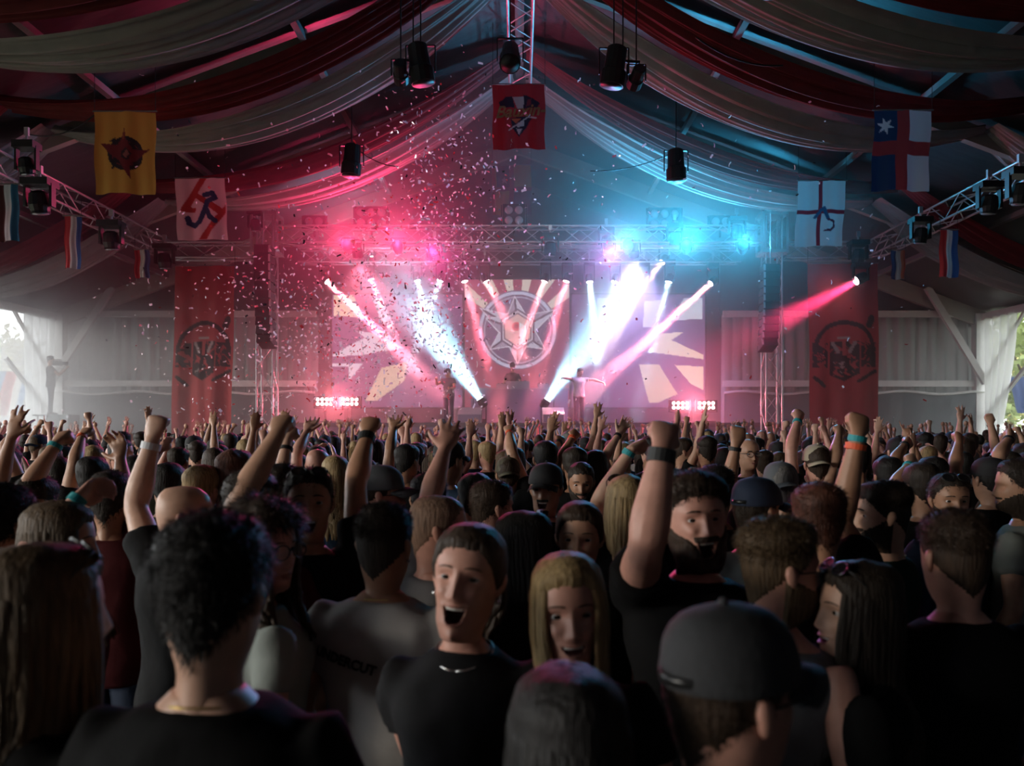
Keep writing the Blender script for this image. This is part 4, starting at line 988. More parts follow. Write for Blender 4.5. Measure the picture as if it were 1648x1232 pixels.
    if yaweyes:
        for sd in (-1, 1):
            eb = MB(); eb.sphere((0, 0, 0), (.0135, .0115, .0068), 14, 10, rot=None)
            eb2 = MB(); eb2.sphere((0, 0, 0), 1, 14, 12, rot=Matrix.Rotation(R(-90), 3, 'X')); v0 = np.vstack(eb2.v); mi = [1 if np.mean([v0[i][1] for i in q]) > .72 else 0 for q in eb2.f]
            eb2.v = [v0 * np.array((.0142, .0118, .0074))]; eb2.m = mi
            o = part(eb2, 'eye', [M_eye, M_iris], root, Mh @ Matrix.Translation((sd * .032 * (.96 if p.fem else 1), .0635, .001)))
            bb = MB(); pts = []
            for i in range(6):
                xx = .014 + .036 * i / 5; jj = np.argmin(np.abs(V[:, :, 0] - sd * xx) + np.abs(V[:, :, 2] - .0235) + (V[:, :, 1] < 0)); q = V.reshape(-1, 3)[jj]
                pts.append((sd * xx, q[1] + .001, (.0240, .0258, .0266, .0262, .0246, .0215)[i]))
            bb.tube(pts, [(.0025, .002), (.004, .003), (.004, .003), (.0038, .003), (.003, .0025), (.0012, .001)] if not p.fem else [(.0015, .0015), (.0025, .002), (.0025, .002), (.0024, .002), (.002, .0015), (.001, .001)], n=6); part(bb, 'eyebrow', M_hair['dark' if p.hcol in ('blond', 'light', 'grey') else p.hcol], root, Mh)
        if p.mouth:
            tb_ = MB(); yy = V[np.argmin(np.abs(V[:, 0, 2] + .058)), 0, 1]
            xs = np.linspace(-.019, .019, 9); f1 = [(x, yy - .008 - x * x * 16, -.0645) for x in xs]
            tb_.tube(f1, [(.0035, .0045)] * 9, n=6, up=(0, 1, 0)); part(tb_, 'teeth', M_teeth, root, Mh)
    if p.cap:
        cb = MB(); mk_ = Matrix.Rotation(R(p.capyaw), 4, 'Z')
        keep = Zg > .028; n = hn(V); Vc, tcap, _ = V, t, None
        v2, f2 = shell(V, t, keep, np.where(keep, .013 + .008 * sm(.05, .11, Zg), .011), 0, 0, 1)
        if p.capyaw: v2 = v2 @ np.array(mk_.to_3x3()).T if abs(abs(p.capyaw) - 180) < 60 else v2
        cb.add(v2, f2)
        co = part(cb, 'cap', CAPM[p.cap], root, Mh)
        vb = MB(); rg = []
        for i in range(13):
            an = R(-62 + 124 * i / 12); x = .084 * math.sin(an); y = -.008 + .106 * math.cos(an); ext = .072 * math.cos(an * .9) ** .7
            z = .034 - .028 * (math.sin(an)) ** 2; dx, dy = math.sin(an) * .25, 1
            o_ = (x + dx * ext * .3, y + ext, z - .014 - .01 * math.sin(an) ** 2)
            rg.append([(x, y - .008, z + .004), (*o_[:2], o_[2] + .003), (*o_[:2], o_[2] - .002), (x, y - .008, z - .002)])
        vb.rings([np.array(r_) for r_ in rg]); vis = part(vb, 'visor', CAPM[p.cap], co); vis.matrix_local = mk_
        bt = MB(); bt.sphere((0, -.02, .139), .008, 8, 6); part(bt, 'button', CAPM[p.cap], co)
        if True:
            sg_ = 1 if abs(p.capyaw) > 120 else -1
            st_ = MB(); pts = [(.07 * math.sin(R(q)), -.008 + sg_ * .114 * math.cos(R(q)), .042) for q in range(-40, 41, 10)]; st_.tube(pts, [(.003, .008)] * 9, n=6, up=(0, 1, 0)); part(st_, 'strap', M_frame, co)
    if p.glasses:
        gb = MB(); lb_ = MB(); dark = p.glasses.startswith('sun')
        for sd in (-1, 1):
            cx = sd * .034; ring = [(cx + .027 * math.cos(a_), .0985 - .2 * (cx + .027 * math.cos(a_)) ** 2 * 10 * .5, .021 * math.sin(a_)) for a_ in np.linspace(0, 2 * math.pi, 15)]
            gb.tube(ring, .0022 if not dark else .003, n=6)
            lb_.add([(q[0], q[1], q[2]) for q in ring[:-1]], [tuple(range(14))])
            gb.tube([(sd * .061, .0945, .006), (sd * .074, .07, .006), (sd * .079, .0, .004), (sd * .080, -.02, -.008)], .0022, n=6)
        gb.tube([(-.008, .098, .004), (0, .101, .006), (.008, .098, .004)], .002, n=6)
        Mg = Mh @ (Matrix.Translation((0, -.008, .046)) @ Matrix.Rotation(R(42), 4, 'X') if p.glasses.endswith('up') else Matrix.Translation((0, .002, 0)))
        go = part(gb, 'sunglasses' if dark else 'glasses', M_frame, root, Mg)
        part(lb_, 'lens', M_lensd if dark else mat('clear_lens', (.9, .9, .9), .02, alpha=.15), go)
    for (arm_, colr, off_, wd) in p.bands:
        E, Wv, a_, ak = p.wr[arm_]; d = (Wv - E).normalized(); c = Wv - d * off_; rr = (.026 + .02 * off_ / .1 * .6) * ak + .004
        bb = MB(); pts = [c - d * wd / 2, c - d * wd / 2, c + d * wd / 2, c + d * wd / 2]; bb.tube(pts, [rr - .006, rr, rr, rr - .006], n=18)
        part(bb, 'wristband' if wd < .03 else 'watch_strap', BANDC[colr], root, None, False)
    for e_ in p.extra:
        if e_ == 'chain' or e_ == 'necklace':
            cb = MB(); pts = [(.068 * math.sin(a_), -.025 + (.088 if math.cos(a_) > 0 else .062) * math.cos(a_), .832 * p.h - .028 * max(0, math.cos(a_)) + .012 * max(0, -math.cos(a_))) for a_ in np.linspace(0, 2 * math.pi, 25)]
            cb.tube(pts, .0022, n=5); part(cb, 'necklace', M_gold if e_ == 'chain' else M_silver, root)
        if e_ == 'earring':
            for sd in (-1, 1):
                cb = MB(); cb.sphere((sd * .077, -.006, -.045), .006, 8, 6); part(cb, 'earring', M_silver, root, Mh)
        if e_ == 'hairclip':
            cb = MB(); cb.box((.03, -.06, .125), (.03, .012, .012)); part(cb, 'hair_clip', bmat((.3, .5, .7)), root, Mh, False)
        if isinstance(e_, tuple) and e_[0] in ('chesttext', 'backtext'):
            # fitted print: flat lettering wrapped on the cloth
            cu = bpy.data.curves.new('lettering', 'FONT'); cu.body = e_[1]; cu.size = e_[3]; cu.align_x = 'CENTER'; cu.align_y = 'CENTER'; cu.extrude = .001; cu.offset = .0015
            o = text_mesh('print', cu, e_[2], root)
            s_ = 1 if e_[0] == 'chesttext' else -1; zz, xx, tl = e_[4]
            cv = np.empty(len(o.data.vertices) * 3); o.data.vertices.foreach_get('co', cv); cv = cv.reshape(-1, 3); bx_ = xx - s_ * cv[:, 0] if s_ > 0 else xx + cv[:, 0]
            wx_, wy_ = .186 * p.kk + .012, .121 * p.kk + .012; cv[:, 2] += wy_ * np.clip(1 - (np.abs(bx_) / wx_) ** 2.35, .02, 1) ** .4255 - wy_ + .014; o.data.vertices.foreach_set('co', cv.ravel())
            o.matrix_local = Matrix.Translation((xx, s_ * e_[5], zz * p.h)) @ Matrix.Rotation(R(180 if s_ > 0 else 0), 4, 'Z') @ Matrix.Rotation(R(90 - 6), 4, 'X') @ Matrix.Rotation(R(tl), 4, 'Z')
    p.root = root
    return root
def grow():
    dg = bpy.context.evaluated_depsgraph_get()
    for p in JOBS:
        for src, dst in ((p.tb, 'bm'), (p.ts, 'sm_')):
            me = src.evaluated_get(dg).to_mesh(); v, f = mesh_np(me); setattr(p, dst, (v.copy(), [tuple(q) for q in f])); src.evaluated_get(dg).to_mesh_clear()
    for p in JOBS:
        for o in (p.tb, p.ts):
            me = o.data; bpy.data.objects.remove(o); bpy.data.meshes.remove(me)
    out_ = [finish(p) for p in JOBS]; JOBS.clear(); return out_
# ------------------------------------------------------------------ the people one can tell apart, placed where they stand
def at(px, top, Y): return dict(x=(px - VX) * Y / F, y=Y, top=H + (VY - top) * Y / F)
AW = (0, 1, 0); TOW = (0, -1, 0)
HEROES = [
 # --- nearest row, backs of heads
 dict(**at(347, 838, 1.32), yaw=-4, hair='short', hcol='black', hvol=.02, shirt='black', k=1.05, voxel=.006, N=72, nz=64, extra=('chain',), label='dark-haired man in black T-shirt seen from behind, lower left foreground'),
 dict(**at(70, 882, 1.38), yaw=-28, hy=-18, fem=1, hair='long', hlen=.42, hcol='light', shirt='black', skin=1, glasses='sun_up', voxel=.007, label='woman with long fair hair and sunglasses on her head at the left edge'),
 dict(**at(1170, 988, 1.18), yaw=-40, hy=-22, hair='short', hcol='brown', cap='dgrey', glasses='clear', shirt='grey', skin=3, voxel=.007, label='man in a dark grey cap and glasses, lower right foreground'),
 dict(**at(915, 1080, 1.14), yaw=6, hy=4, fem=1, hair='long', hlen=.36, hcol='black', shirt='black', skin=1, voxel=.008, label='long-haired head right below the smiling blonde woman'),
 # --- second row
 dict(**at(744, 850, 1.82), yaw=172, hy=-4, hp=8, hr=-5, fem=1, fat=1.02, hair='tail', hlen=.2, hcol='brown', shirt='char', skin=3, mouth=1, eyes=True, extra=('necklace', 'earring'), N=80, nz=72, voxel=.006, arms={'R': dict(e=(668, 1215), w=(748, 1128), tip=(772, 1085), pose='fist', n=(.5, .5, 0), se=1, sw=-1)}, label='laughing person with pulled-back hair and wide open mouth, dark top'),
 dict(**at(918, 898, 1.80), yaw=178, hy=4, hp=1, hr=3, fem=1, hair='long', hlen=.30, hcol='blond', shirt='black', skin=3, eyes=True, mouth=.24, N=80, nz=72, voxel=.008, label='smiling blonde woman looking straight at the camera'),
 dict(**at(1122, 772, 2.3), yaw=176, hy=10, hp=5, hr=3, fat=1.08, k=1.1, hair='fade', hcol='brown', hvol=.028, beard='full', mouth=1.2, shirt='black', skin=3, eyes=True, N=80, nz=72, voxel=.005, extra=('chain', ('chesttext', '\u221e', mat('yellow_print', (.55, .33, .05), .7), .11, (.70, .02, 12), .142)),
      arms={'R': dict(e=(1040, 880), w=(1066, 722), tip=(1075, 650), pose='point', n=AW, k=1.12, se=-1, sw=1)}, bands=[('R', 'black', .02, .036)], label='bearded laughing man pointing a finger up, black T-shirt with yellow print'),
 dict(**at(1252, 842, 2.05), yaw=-52, hy=-28, hair='fade', hcol='light', hvol=.022, beard='full', glasses='clear', shirt='grey', sleeve=0, skin=3, N=72, nz=64, voxel=.0065, extra=('chain',), label='man with shaved sides, glasses and grey vest turned to the dark-haired woman'),
 dict(**at(1372, 908, 2.0), yaw=72, hy=22, hp=3, fem=1, hair='long', hlen=.46, hcol='dark', shirt='black', skin=0, eyes=True, mouth=.15, glasses='sun_up', N=76, nz=68, voxel=.007, extra=('earring', 'necklace'), label='long dark-haired woman in profile facing the man with glasses'),
 dict(**at(1535, 826, 2.15), yaw=4, hair='fade', hcol='brown', hvol=.014, shirt='black', skin=3, N=64, nz=56, voxel=.007, label='man with cropped fade haircut seen from behind at the right'),
 dict(**at(432, 815, 2.3), yaw=-60, hy=-58, fem=1, hair='curly', hlen=.26, hcol='brown', shirt='sage', skin=3, eyes=True, glasses='clear', N=64, nz=56, voxel=.0075, extra=('necklace',), label='curly-haired woman with glasses half hidden behind the dark-haired man'),
 dict(**at(498, 758, 2.8), yaw=196, hy=-2, hp=6, k=1.06, hair='short', hcol='dark', hvol=.012, shirt='black', skin=2, mouth=1, eyes=True, glasses='sun_up', N=72, nz=64, voxel=.0055, extra=('chain',), arms={'L': dict(e=(572, 778), w=(592, 698), pose='fist', n=AW, se=1, sw=1)}, bands=[('L', 'black', .03, .036)], label='shouting man with sunglasses on his head and raised fist'),
 dict(**at(618, 814, 2.42), yaw=-8, hy=-8, k=1.08, hair='fade', hcol='dark', hvol=.013, shirt='white', skin=2, N=64, nz=56, voxel=.007, extra=('chain', 'earring', ('backtext', 'UNDERCUT', mat('black_print', (.01, .01, .01), .8), .038, (.738, -.075, -14), .137)), label='man in pale T-shirt with dark lettering on the back'),
 dict(**at(706, 797, 2.75), yaw=-50, hy=-30, hair='buzz', hcol='shaved', shirt='grey', skin=3, eyes=True, N=64, nz=56, voxel=.0055, arms={'L': dict(e=(692, 800), w=(716, 722), pose='open', n=AW, se=1, sw=1)}, label='shaven-headed man with raised open hand'),
 dict(**at(838, 827, 2.7), yaw=62, hy=10, fem=1, hair='long', hlen=.42, hcol='black', shirt='black', skin=1, eyes=True, extra=('hairclip',), N=60, nz=52, voxel=.008, label='woman with long black hair and a blue hair clip, facing left'),
 dict(**at(936, 810, 2.75), yaw=186, hy=-14, fem=1, hair='tail', hlen=.2, hcol='brown', shirt='black', skin=1, eyes=True, N=64, nz=56, voxel=.008, label='person with tied-back hair looking over the blonde woman'),
 dict(**at(298, 781, 2.95), yaw=-34, hy=-36, k=1.08, hair='bald', hcol='grey', shirt='black', skin=0, glasses='clear', N=64, nz=56, voxel=.0055, arms={'L': dict(e=(218, 815), w=(246, 706), pose='fist', n=AW, se=1, sw=1, k=1.08)}, bands=[('L', 'white', .03, .028)], label='bald man with glasses and a tall raised fist with white wristband'),
 dict(**at(100, 812, 2.35), yaw=-70, hy=-10, fem=1, hair='long', hlen=.3, hcol='light', shirt='maroon', skin=3, eyes=True, N=60, nz=52, voxel=.006, arms={'L': dict(e=(30, 905), w=(128, 800), tip=(172, 768), pose='hold', n=(1, 0, -.3), se=-1, sw=1)}, bands=[('L', 'teal', .012, .022)], label='fair-haired woman facing right behind an arm with teal wristband'),
 dict(**at(8, 787, 2.5), yaw=-20, hair='short', hcol='black', shirt='black', skin=1, label='dark-haired man cut off by the left picture edge'),
 dict(**at(1316, 782, 2.75), yaw=4, k=1.05, hair='short', hcol='auburn', shirt='black', skin=2, voxel=.0055, arms={'R': dict(e=(1352, 842), w=(1381, 700), tip=(1384, 640), pose='fist', n=AW, se=1, sw=1, k=1.06), 'L': dict(e=(1288, 905), w=(1303, 838), tip=(1316, 800), pose='flat', n=AW, se=1, sw=1)}, bands=[('R', 'teal', .012, .022), ('R', 'orange', .042, .022)], label='dark red-haired person with big raised fist wearing teal and orange wristbands'),
 dict(**at(1418, 780, 3.1), yaw=58, hy=22, k=1.06, hair='fade', hcol='dark', hvol=.022, beard='full', shirt='green', skin=0, eyes=True, N=64, nz=56, extra=('chain',), label='bearded man in dark green T-shirt facing left'),
 dict(**at(1532, 764, 3.7), yaw=-168, hy=-18, hair='short', hcol='dark', hvol=.01, shirt='navy', skin=2, eyes=True, beard='stubble', mouth=.2, glasses='sun_up', label='man facing the camera with sunglasses pushed up, behind the fade haircut'),
 dict(**at(1213, 774, 3.2), yaw=-24, hy=-34, hair='short', hcol='dark', cap='navy', shirt='pale', skin=2, label='man in navy cap and pale T-shirt facing the stage'),
 dict(**at(1257, 748, 4.3), yaw=2, hair='short', hcol='grey', cap='grey', capyaw=180, shirt='navy', skin=0, label='grey-capped head just above the navy cap'),
 dict(**at(1315, 719, 5.2), yaw=-6, hair='short', hcol='brown', cap='beige', capyaw=180, shirt='black', skin=3, arms={'L': dict(e=(1273, 722), w=(1284, 676), pose='fist', n=AW, se=1, sw=1)}, bands=[('L', 'teal', .02, .022)], label='person in beige cap worn backwards with raised fist and teal band'),
 dict(**at(1638, 742, 3.7), yaw=44, hy=30, hair='short', hcol='dark', shirt='sage', skin=1, beard='stubble', label='man in pale T-shirt in profile at the right edge'),
 dict(**at(880, 750, 4.1), yaw=176, hy=-10, hair='short', hcol='dark', cap='black', shirt='black', skin=2, eyes=True, mouth=1, beard='goatee', N=64, nz=56, label='shouting man with black cap and goatee'),
 dict(**at(936, 744, 5.0), yaw=186, hy=-8, hp=-10, hair='short', hcol='dark', hvol=.01, shirt='black', skin=2, eyes=True, beard='full', label='bearded man looking down behind the black cap'),
 dict(**at(612, 754, 3.6), yaw=-38, hy=-40, hair='short', hcol='brown', cap='grey', shirt='black', skin=3, glasses='sun', label='man in light grey cap with visor to the right'),
 dict(**at(790, 775, 3.6), yaw=-30, hy=-30, hair='short', hcol='brown', hvol=.012, shirt='black', skin=3, label='short-haired man in black beside the long black hair'),
 dict(**at(1008, 768, 3.2), yaw=4, fem=1, hair='long', hlen=.42, hcol='blond', shirt='black', skin=0, glasses='sun_up', arms={'L': dict(e=(960, 812), w=(1016, 722), tip=(1045, 700), pose='point', n=(.6, .6, 0), se=1, sw=1)}, bands=[('L', 'teal', .02, .022)], label='woman with straight blond hair pointing with a teal-banded arm'),
 dict(**at(1085, 760, 3.3), yaw=-10, hair='short', hcol='dark', shirt='black', skin=2, arms={'R': dict(e=(1066, 830), w=(1106, 772), tip=(1140, 752), pose='fist', n=(.4, .8, 0), se=-1, sw=1)}, bands=[('R', 'teal', .012, .022)], label='person with low teal-banded fist behind the bearded laughing man'),
 dict(**at(1150, 752, 3.8), yaw=6, hair='short', hcol='black', shirt='black', skin=2, arms={'R': dict(e=(1168, 800), w=(1184, 716), pose='fist', n=AW, se=1, sw=1)}, bands=[('R', 'black', .02, .02)], label='dark-haired person with knuckles-up fist between the bearded man and navy cap'),
 dict(**at(405, 762, 2.7), yaw=-8, hair='short', hcol='dark', shirt='maroon', skin=1, voxel=.0055, arms={'L': dict(e=(385, 808), w=(448, 696), tip=(463, 650), pose='fist', n=AW, se=-1, sw=1, k=1.08)}, label='person with thick raised forearm and fist left of the shouting man'),
 dict(**at(455, 752, 3.4), yaw=-4, fem=1, hair='short', hcol='dark', shirt='black', skin=0, arms={'R': dict(e=(448, 790), w=(463, 706), tip=(474, 672), pose='fist', n=AW, se=1, sw=1)}, bands=[('R', 'black', .05, .015)], label='person with slim raised arm and thin black bracelet'),
 dict(**at(378, 732, 4.1), yaw=0, fem=1, hair='curly', hlen=.25, hcol='auburn', shirt='black', skin=1, label='curly reddish-brown head left of the thick raised forearm'),
 dict(**at(327, 753, 4.0), yaw=-12, hair='short', hcol='blond', hvol=.02, shirt='black', skin=0, label='fair short-haired head behind the bald man'),
 dict(**at(272, 748, 4.4), yaw=2, hair='short', hcol='black', shirt='black', skin=1, label='black-haired head left of the fair short-haired head'),
 dict(**at(288, 722, 7.0), yaw=-6, hair='short', hcol='dark', shirt='black', skin=1, arms={'R': dict(local=1, e=(.06, .2, -.05), w=(-.05, .14, .2), pose='hold', n=(-1, .3, 0))}, label='person holding up a glowing phone left of the sunlit banner'),
 dict(**at(60, 768, 3.6), yaw=6, hair='short', hcol='dark', shirt='black', skin=1, arms={'R': dict(e=(42, 788), w=(92, 712), tip=(114, 682), pose='fist', n=AW, se=-1, sw=1)}, bands=[('R', 'teal', .02, .02)], label='person with slanting raised fist near the left edge'),
 dict(**at(150, 738, 4.8), yaw=0, hair='short', hcol='black', shirt='black', skin=1, arms={'L': dict(e=(120, 744), w=(132, 702), tip=(150, 678), pose='fist', n=AW, se=1, sw=1)}, bands=[('L', 'orange', .01, .022)], label='person with raised fist and orange band at the left'),
 dict(**at(180, 762, 3.5), yaw=4, hair='short', hcol='dark', shirt='maroon', skin=2, arms={'R': dict(e=(199, 800), w=(194, 738), pose='claw', n=TOW, se=1, sw=1)}, label='person in maroon with clawed raised hand at the left'),
 dict(**at(540, 735, 4.9), yaw=8, fem=1, hair='long', hlen=.36, hcol='blond', shirt='blue', skin=0, label='woman with long blond hair and blue top behind the shouting man'),
 dict(**at(512, 722, 5.6), yaw=-10, hair='bald', hcol='grey', shirt='black', skin=3, arms={'L': dict(e=(478, 728), w=(494, 694), pose='open', n=TOW, se=1, sw=1)}, label='bald person with open raised hand above the shouting man'),
 dict(**at(655, 717, 5.8), yaw=-16, hy=-10, hair='short', hcol='black', shirt='black', skin=2, arms={'L': dict(e=(628, 722), w=(634, 690), pose='open', n=TOW, se=1, sw=1)}, label='black-haired man with waving open hand, right of the shouting man'),
 dict(**at(765, 765, 3.9), yaw=0, hair='short', hcol='black', shirt='black', skin=1, label='round dark head left of the short-haired man in black'),
 dict(**at(818, 738, 5.6), yaw=5, hair='short', hcol='brown', cap='camo', capyaw=180, shirt='char', skin=1, arms={'R': dict(e=(824, 728), w=(820, 696), pose='point', n=AW, se=1, sw=1)}, bands=[('R', 'orange', .01, .022)], label='person in camouflage cap pointing up with orange wristband'),
 dict(**at(878, 712, 5.5), yaw=0, hair='short', hcol='black', shirt='black', skin=2, arms={'R': dict(e=(888, 742), w=(899, 712), pose='fist', n=AW, se=1, sw=1)}, bands=[('R', 'black', .012, .03)], label='person with raised fist and broad black wristband right of the screen emblem'),
 dict(**at(925, 722, 5.4), yaw=0, hair='short', hcol='dark', shirt='black', skin=2, arms={'L': dict(e=(902, 742), w=(921, 704), tip=(936, 685), pose='fist', n=AW, se=1, sw=1)}, bands=[('L', 'orange', .01, .022)], label='person with thumb-out fist and orange band beside the black-banded fist'),
 dict(**at(958, 726, 5.6), yaw=4, fem=1, hair='long', hlen=.3, hcol='dark', shirt='black', skin=0, arms={'R': dict(e=(972, 738), w=(996, 698), pose='open', n=TOW, se=1, sw=1)}, bands=[('R', 'black', .02, .02)], label='dark-haired woman with spread open hand in mid crowd'),
 dict(**at(1350, 745, 5.2), yaw=6, hair='short', hcol='black', shirt='black', skin=1, arms={'L': dict(e=(1345, 735), w=(1350, 698), tip=(1360, 680), pose='fist', n=AW, se=1, sw=1)}, label='person with bent-wrist fist left of the big banded fist'),
 dict(**at(1428, 738, 5.0), yaw=0, hair='short', hcol='black', shirt='black', skin=2, arms={'R': dict(e=(1440, 742), w=(1456, 716), tip=(1474, 704), pose='fist', n=AW, se=1, sw=1)}, bands=[('R', 'black', .012, .02)], label='person with forward-bent fist above the bearded green-shirted man'),
 dict(**at(1485, 748, 4.1), yaw=-14, hy=18, hair='short', hcol='dark', shirt='black', skin=1, arms={'L': dict(e=(1440, 782), w=(1464, 748), tip=(1480, 728), pose='fist', n=AW, se=1, sw=1)}, bands=[('L', 'teal', .02, .02)], label='dark-haired man with teal-banded fist right of the bearded profile'),
 dict(**at(1500, 738, 4.8), yaw=-4, hair='short', hcol='black', shirt='black', skin=2, arms={'R': dict(e=(1537, 752), w=(1543, 712), pose='fist', n=AW, se=1, sw=1)}, label='person with straight raised fist above the sunglasses man'),
 dict(**at(1590, 740, 4.7), yaw=6, hair='short', hcol='black', cap='black', shirt='black', skin=1, arms={'R': dict(e=(1606, 735), w=(1624, 706), pose='fist', n=AW, se=1, sw=1)}, bands=[('R', 'black', .02, .02)], label='black-capped person with raised fist near the right edge'),
 dict(**at(1205, 706, 6.2), yaw=190, hair='bald', hcol='grey', shirt='black', skin=1, glasses='clear', eyes=True, label='bald man with glasses facing the camera in mid crowd'),
 dict(**at(690, 765, 3.8), yaw=-4, hair='short', hcol='black', shirt='black', skin=1, label='dark head between the grey cap and the open raised hand'),
 dict(**at(10, 722, 4.9), yaw=-10, hair='short', hcol='brown', shirt='black', skin=1, arms={'R': dict(e=(8, 722), w=(30, 694), tip=(46, 676), pose='point', n=AW, se=1, sw=1)}, label='brown-haired person pointing up at the left edge'),
]
HP = [person(**hd) for hd in HEROES]
# performers (pale shirts stand in for the haze washing them out), DJ, camera operator

p1 = P(722, 593, 23.4); p2 = P(932, 592, 23.4); p3 = P(825, 584, 26.0)
person(x=p1.x, y=23.4, top=p1.z, z0=ZS, yaw=150, hy=-20, hp=-14, hair='short', hcol='dark', cap='black', shirt='grey', skin=0, group='people on stage', arms={'R': dict(local=1, e=(.10, .20, -.12), w=(-.12, .2, .12), pose='fist', n=(0, 1, 0)), 'L': dict(local=1, e=(-.1, .1, -.26), w=(.0, .2, -.02), pose='relax', n=(1, 0, 0))}, N=40, nz=40, voxel=.008, label='capped performer with microphone on stage, pink-lit side')
person(x=p2.x, y=23.4, top=p2.z, z0=ZS, yaw=200, hy=20, hp=-16, hair='short', hcol='brown', shirt='white', skin=0, group='people on stage', arms={'R': dict(local=1, e=(.2, .1, .02), w=(.12, .1, .0), pose='relax', n=(0, 0, -1)), 'L': dict(local=1, e=(-.2, .12, .0), w=(-.12, .1, -.05), pose='relax', n=(0, 0, -1))}, N=40, nz=40, voxel=.008, label='performer stretching both arms on stage, blue-lit side')
person(x=p3.x, y=25.75, top=p3.z, z0=ZS, yaw=180, hp=-16, hair='short', hcol='black', cap='black', shirt='black', skin=1, group='people on stage', arms={s_: dict(local=1, e=(q * .1, .08, -.26), w=(q * -.05, .25, -.08), pose='relax', n=(0, 0, -1)) for s_, q in (('R', 1), ('L', -1))}, N=40, nz=40, voxel=.008, label='DJ behind the desk below the round emblem')
p4 = P(82, 573, 24.0); ZOP = p4.z - 1.76
person(x=p4.x, y=24.0, top=p4.z, z0=ZOP, yaw=-60, hair='short', hcol='black', shirt='char', skin=1, group='people on stage', arms={s_: dict(local=1, e=(q * .05, .2, -.16), w=(q * -.05, .16, .16), pose='hold', n=(0, 0, 1)) for s_, q in (('R', 1), ('L', -1))}, N=40, nz=40, voxel=.008, label='camera operator standing high beside the sunlit corner post')
# ------------------------------------------------------------------ the rest of the crowd: kinds grown once, then copied
UPS = {
 'fistR': {'R': dict(local=1, e=(.10, .12, .24), w=(-.03, .08, .25), pose='fist')},
 'fistL': {'L': dict(local=1, e=(-.12, .10, .22), w=(.05, .10, .24), pose='fist')},
 'openR': {'R': dict(local=1, e=(.08, .08, .26), w=(.04, .04, .26), pose='open')},
 'pointL': {'L': dict(local=1, e=(-.10, .14, .2), w=(-.06, .06, .25), pose='point')},
 'both': {'R': dict(local=1, e=(.12, .06, .24), w=(.02, .06, .25), pose='open'), 'L': dict(local=1, e=(-.12, .06, .24), w=(-.02, .06, .25), pose='fist')},
 'clap': {'R': dict(local=1, e=(.08, .2, .06), w=(-.14, .1, .2), pose='flat', n=(-1, 0, 0)), 'L': dict(local=1, e=(-.08, .2, .06), w=(.14, .1, .2), pose='flat', n=(1, 0, 0))},
 'none': {}}
KINDS_ = [(0, 'short', 'none', None), (0, 'short', 'fistR', None), (0, 'fade', 'none', None), (0, 'short', 'openR', None), (0, 'bald', 'none', None), (0, 'short', 'none', 'black'), (0, 'short', 'fistL', 'navy'), (0, 'buzz', 'pointL', None),
          (1, 'long', 'none', None), (1, 'long', 'fistR', None), (1, 'tail', 'none', None), (1, 'long', 'openR', None), (0, 'short', 'both', None), (0, 'short', 'clap', None), (1, 'tail', 'both', None), (1, 'curly', 'none', None)]
for (fem, hr, up, cp) in KINDS_:
    person(x=0, y=-60, top=1.72, fem=fem, hair=hr, hlen=.32, hcol='dark', cap=cp, capyaw=180 if cp == 'navy' else 0, arms=UPS[up], voxel=.012, N=28, nz=28, proto=True, shirt='black', label='proto')
roots = grow()
HR, PROTO = roots[:len(HEROES)], roots[-len(KINDS_):]
def phone(loc, rz, lab):
    e = empty('phone', loc, rz, lab, 'phone'); b = MB(); b.box((0, 0, 0), (.074, .008, .15)); b.build('body', M_frame, e)
    b = MB(); b.box((0, -.0045, 0), (.066, .001, .138)); b.build('screen', mat('phone_screen', (.1, .1, .1), emit=(.55, .6, .7), estr=.9), e); e.rotation_euler = (0, R(80), rz)
hp_ = next(p for p in HP if 'phone' in p.label); q = hp_.mat @ (hp_.wr['R'][1] + hp_.wr['R'][2] * .11 + Vector((-.02, .0, .02))); phone(q, 0, 'glowing phone held sideways over the crowd')
occ = [(h_['x'], h_['y']) for h_ in HEROES]
hbox = [(VX + h_['x'] * F / h_['y'], VY - (h_['top'] - H) * F / h_['y'], h_['y'], 300 / h_['y']) for h_ in HEROES]
rs = random.Random(5)
SPOTS = []
y = 3.3
while y < 21.9:
    step = .56 + .004 * y; xw = .68 * y + .5; x = -xw + rs.uniform(0, step)
    while x < xw:
        xx, yy = x + rs.uniform(-.13, .13), y + rs.uniform(-.16, .16); top = rs.gauss(1.71, .055); top = min(max(top, 1.56), 1.83)
        x += step
        if abs(xx) > 14.2: continue
        if any((xx - a) ** 2 + (yy - c) ** 2 < .30 for a, c in occ): continue
        px, py, hh = VX + xx * F / yy, VY - (top - H) * F / yy, 300 / yy
        bad = any(yy < hy_ and abs(px - hx) < (hh + hs_) * .36 and py - hs_ * .2 < hyy + hs_ * .9 for hx, hyy, hy_, hs_ in hbox)
        if bad: continue
        if yy > 21.4 and abs(xx) < 8.3 : continue
        SPOTS.append((xx, yy, top))
    y += .58 + .012 * y
SPOTS.sort(key=lambda s: s[1])
NI = 300 - len(HEROES) - 4
hc_w = ['black'] * 5 + ['dark'] * 6 + ['brown'] * 4 + ['light'] * 2 + ['blond'] * 2 + ['grey']
sh_w = ['black'] * 10 + ['char'] * 4 + ['navy'] * 3 + ['grey'] * 2 + ['white', 'maroon', 'blue', 'olive']
UPW = {'fistR': 'fist raised', 'fistL': 'fist raised', 'openR': 'open hand raised', 'pointL': 'finger pointing up', 'both': 'both arms raised', 'clap': 'hands clapping overhead', 'none': ''}
HCW = {'black': 'black', 'dark': 'dark', 'brown': 'brown', 'light': 'fair', 'blond': 'blond', 'grey': 'grey'}
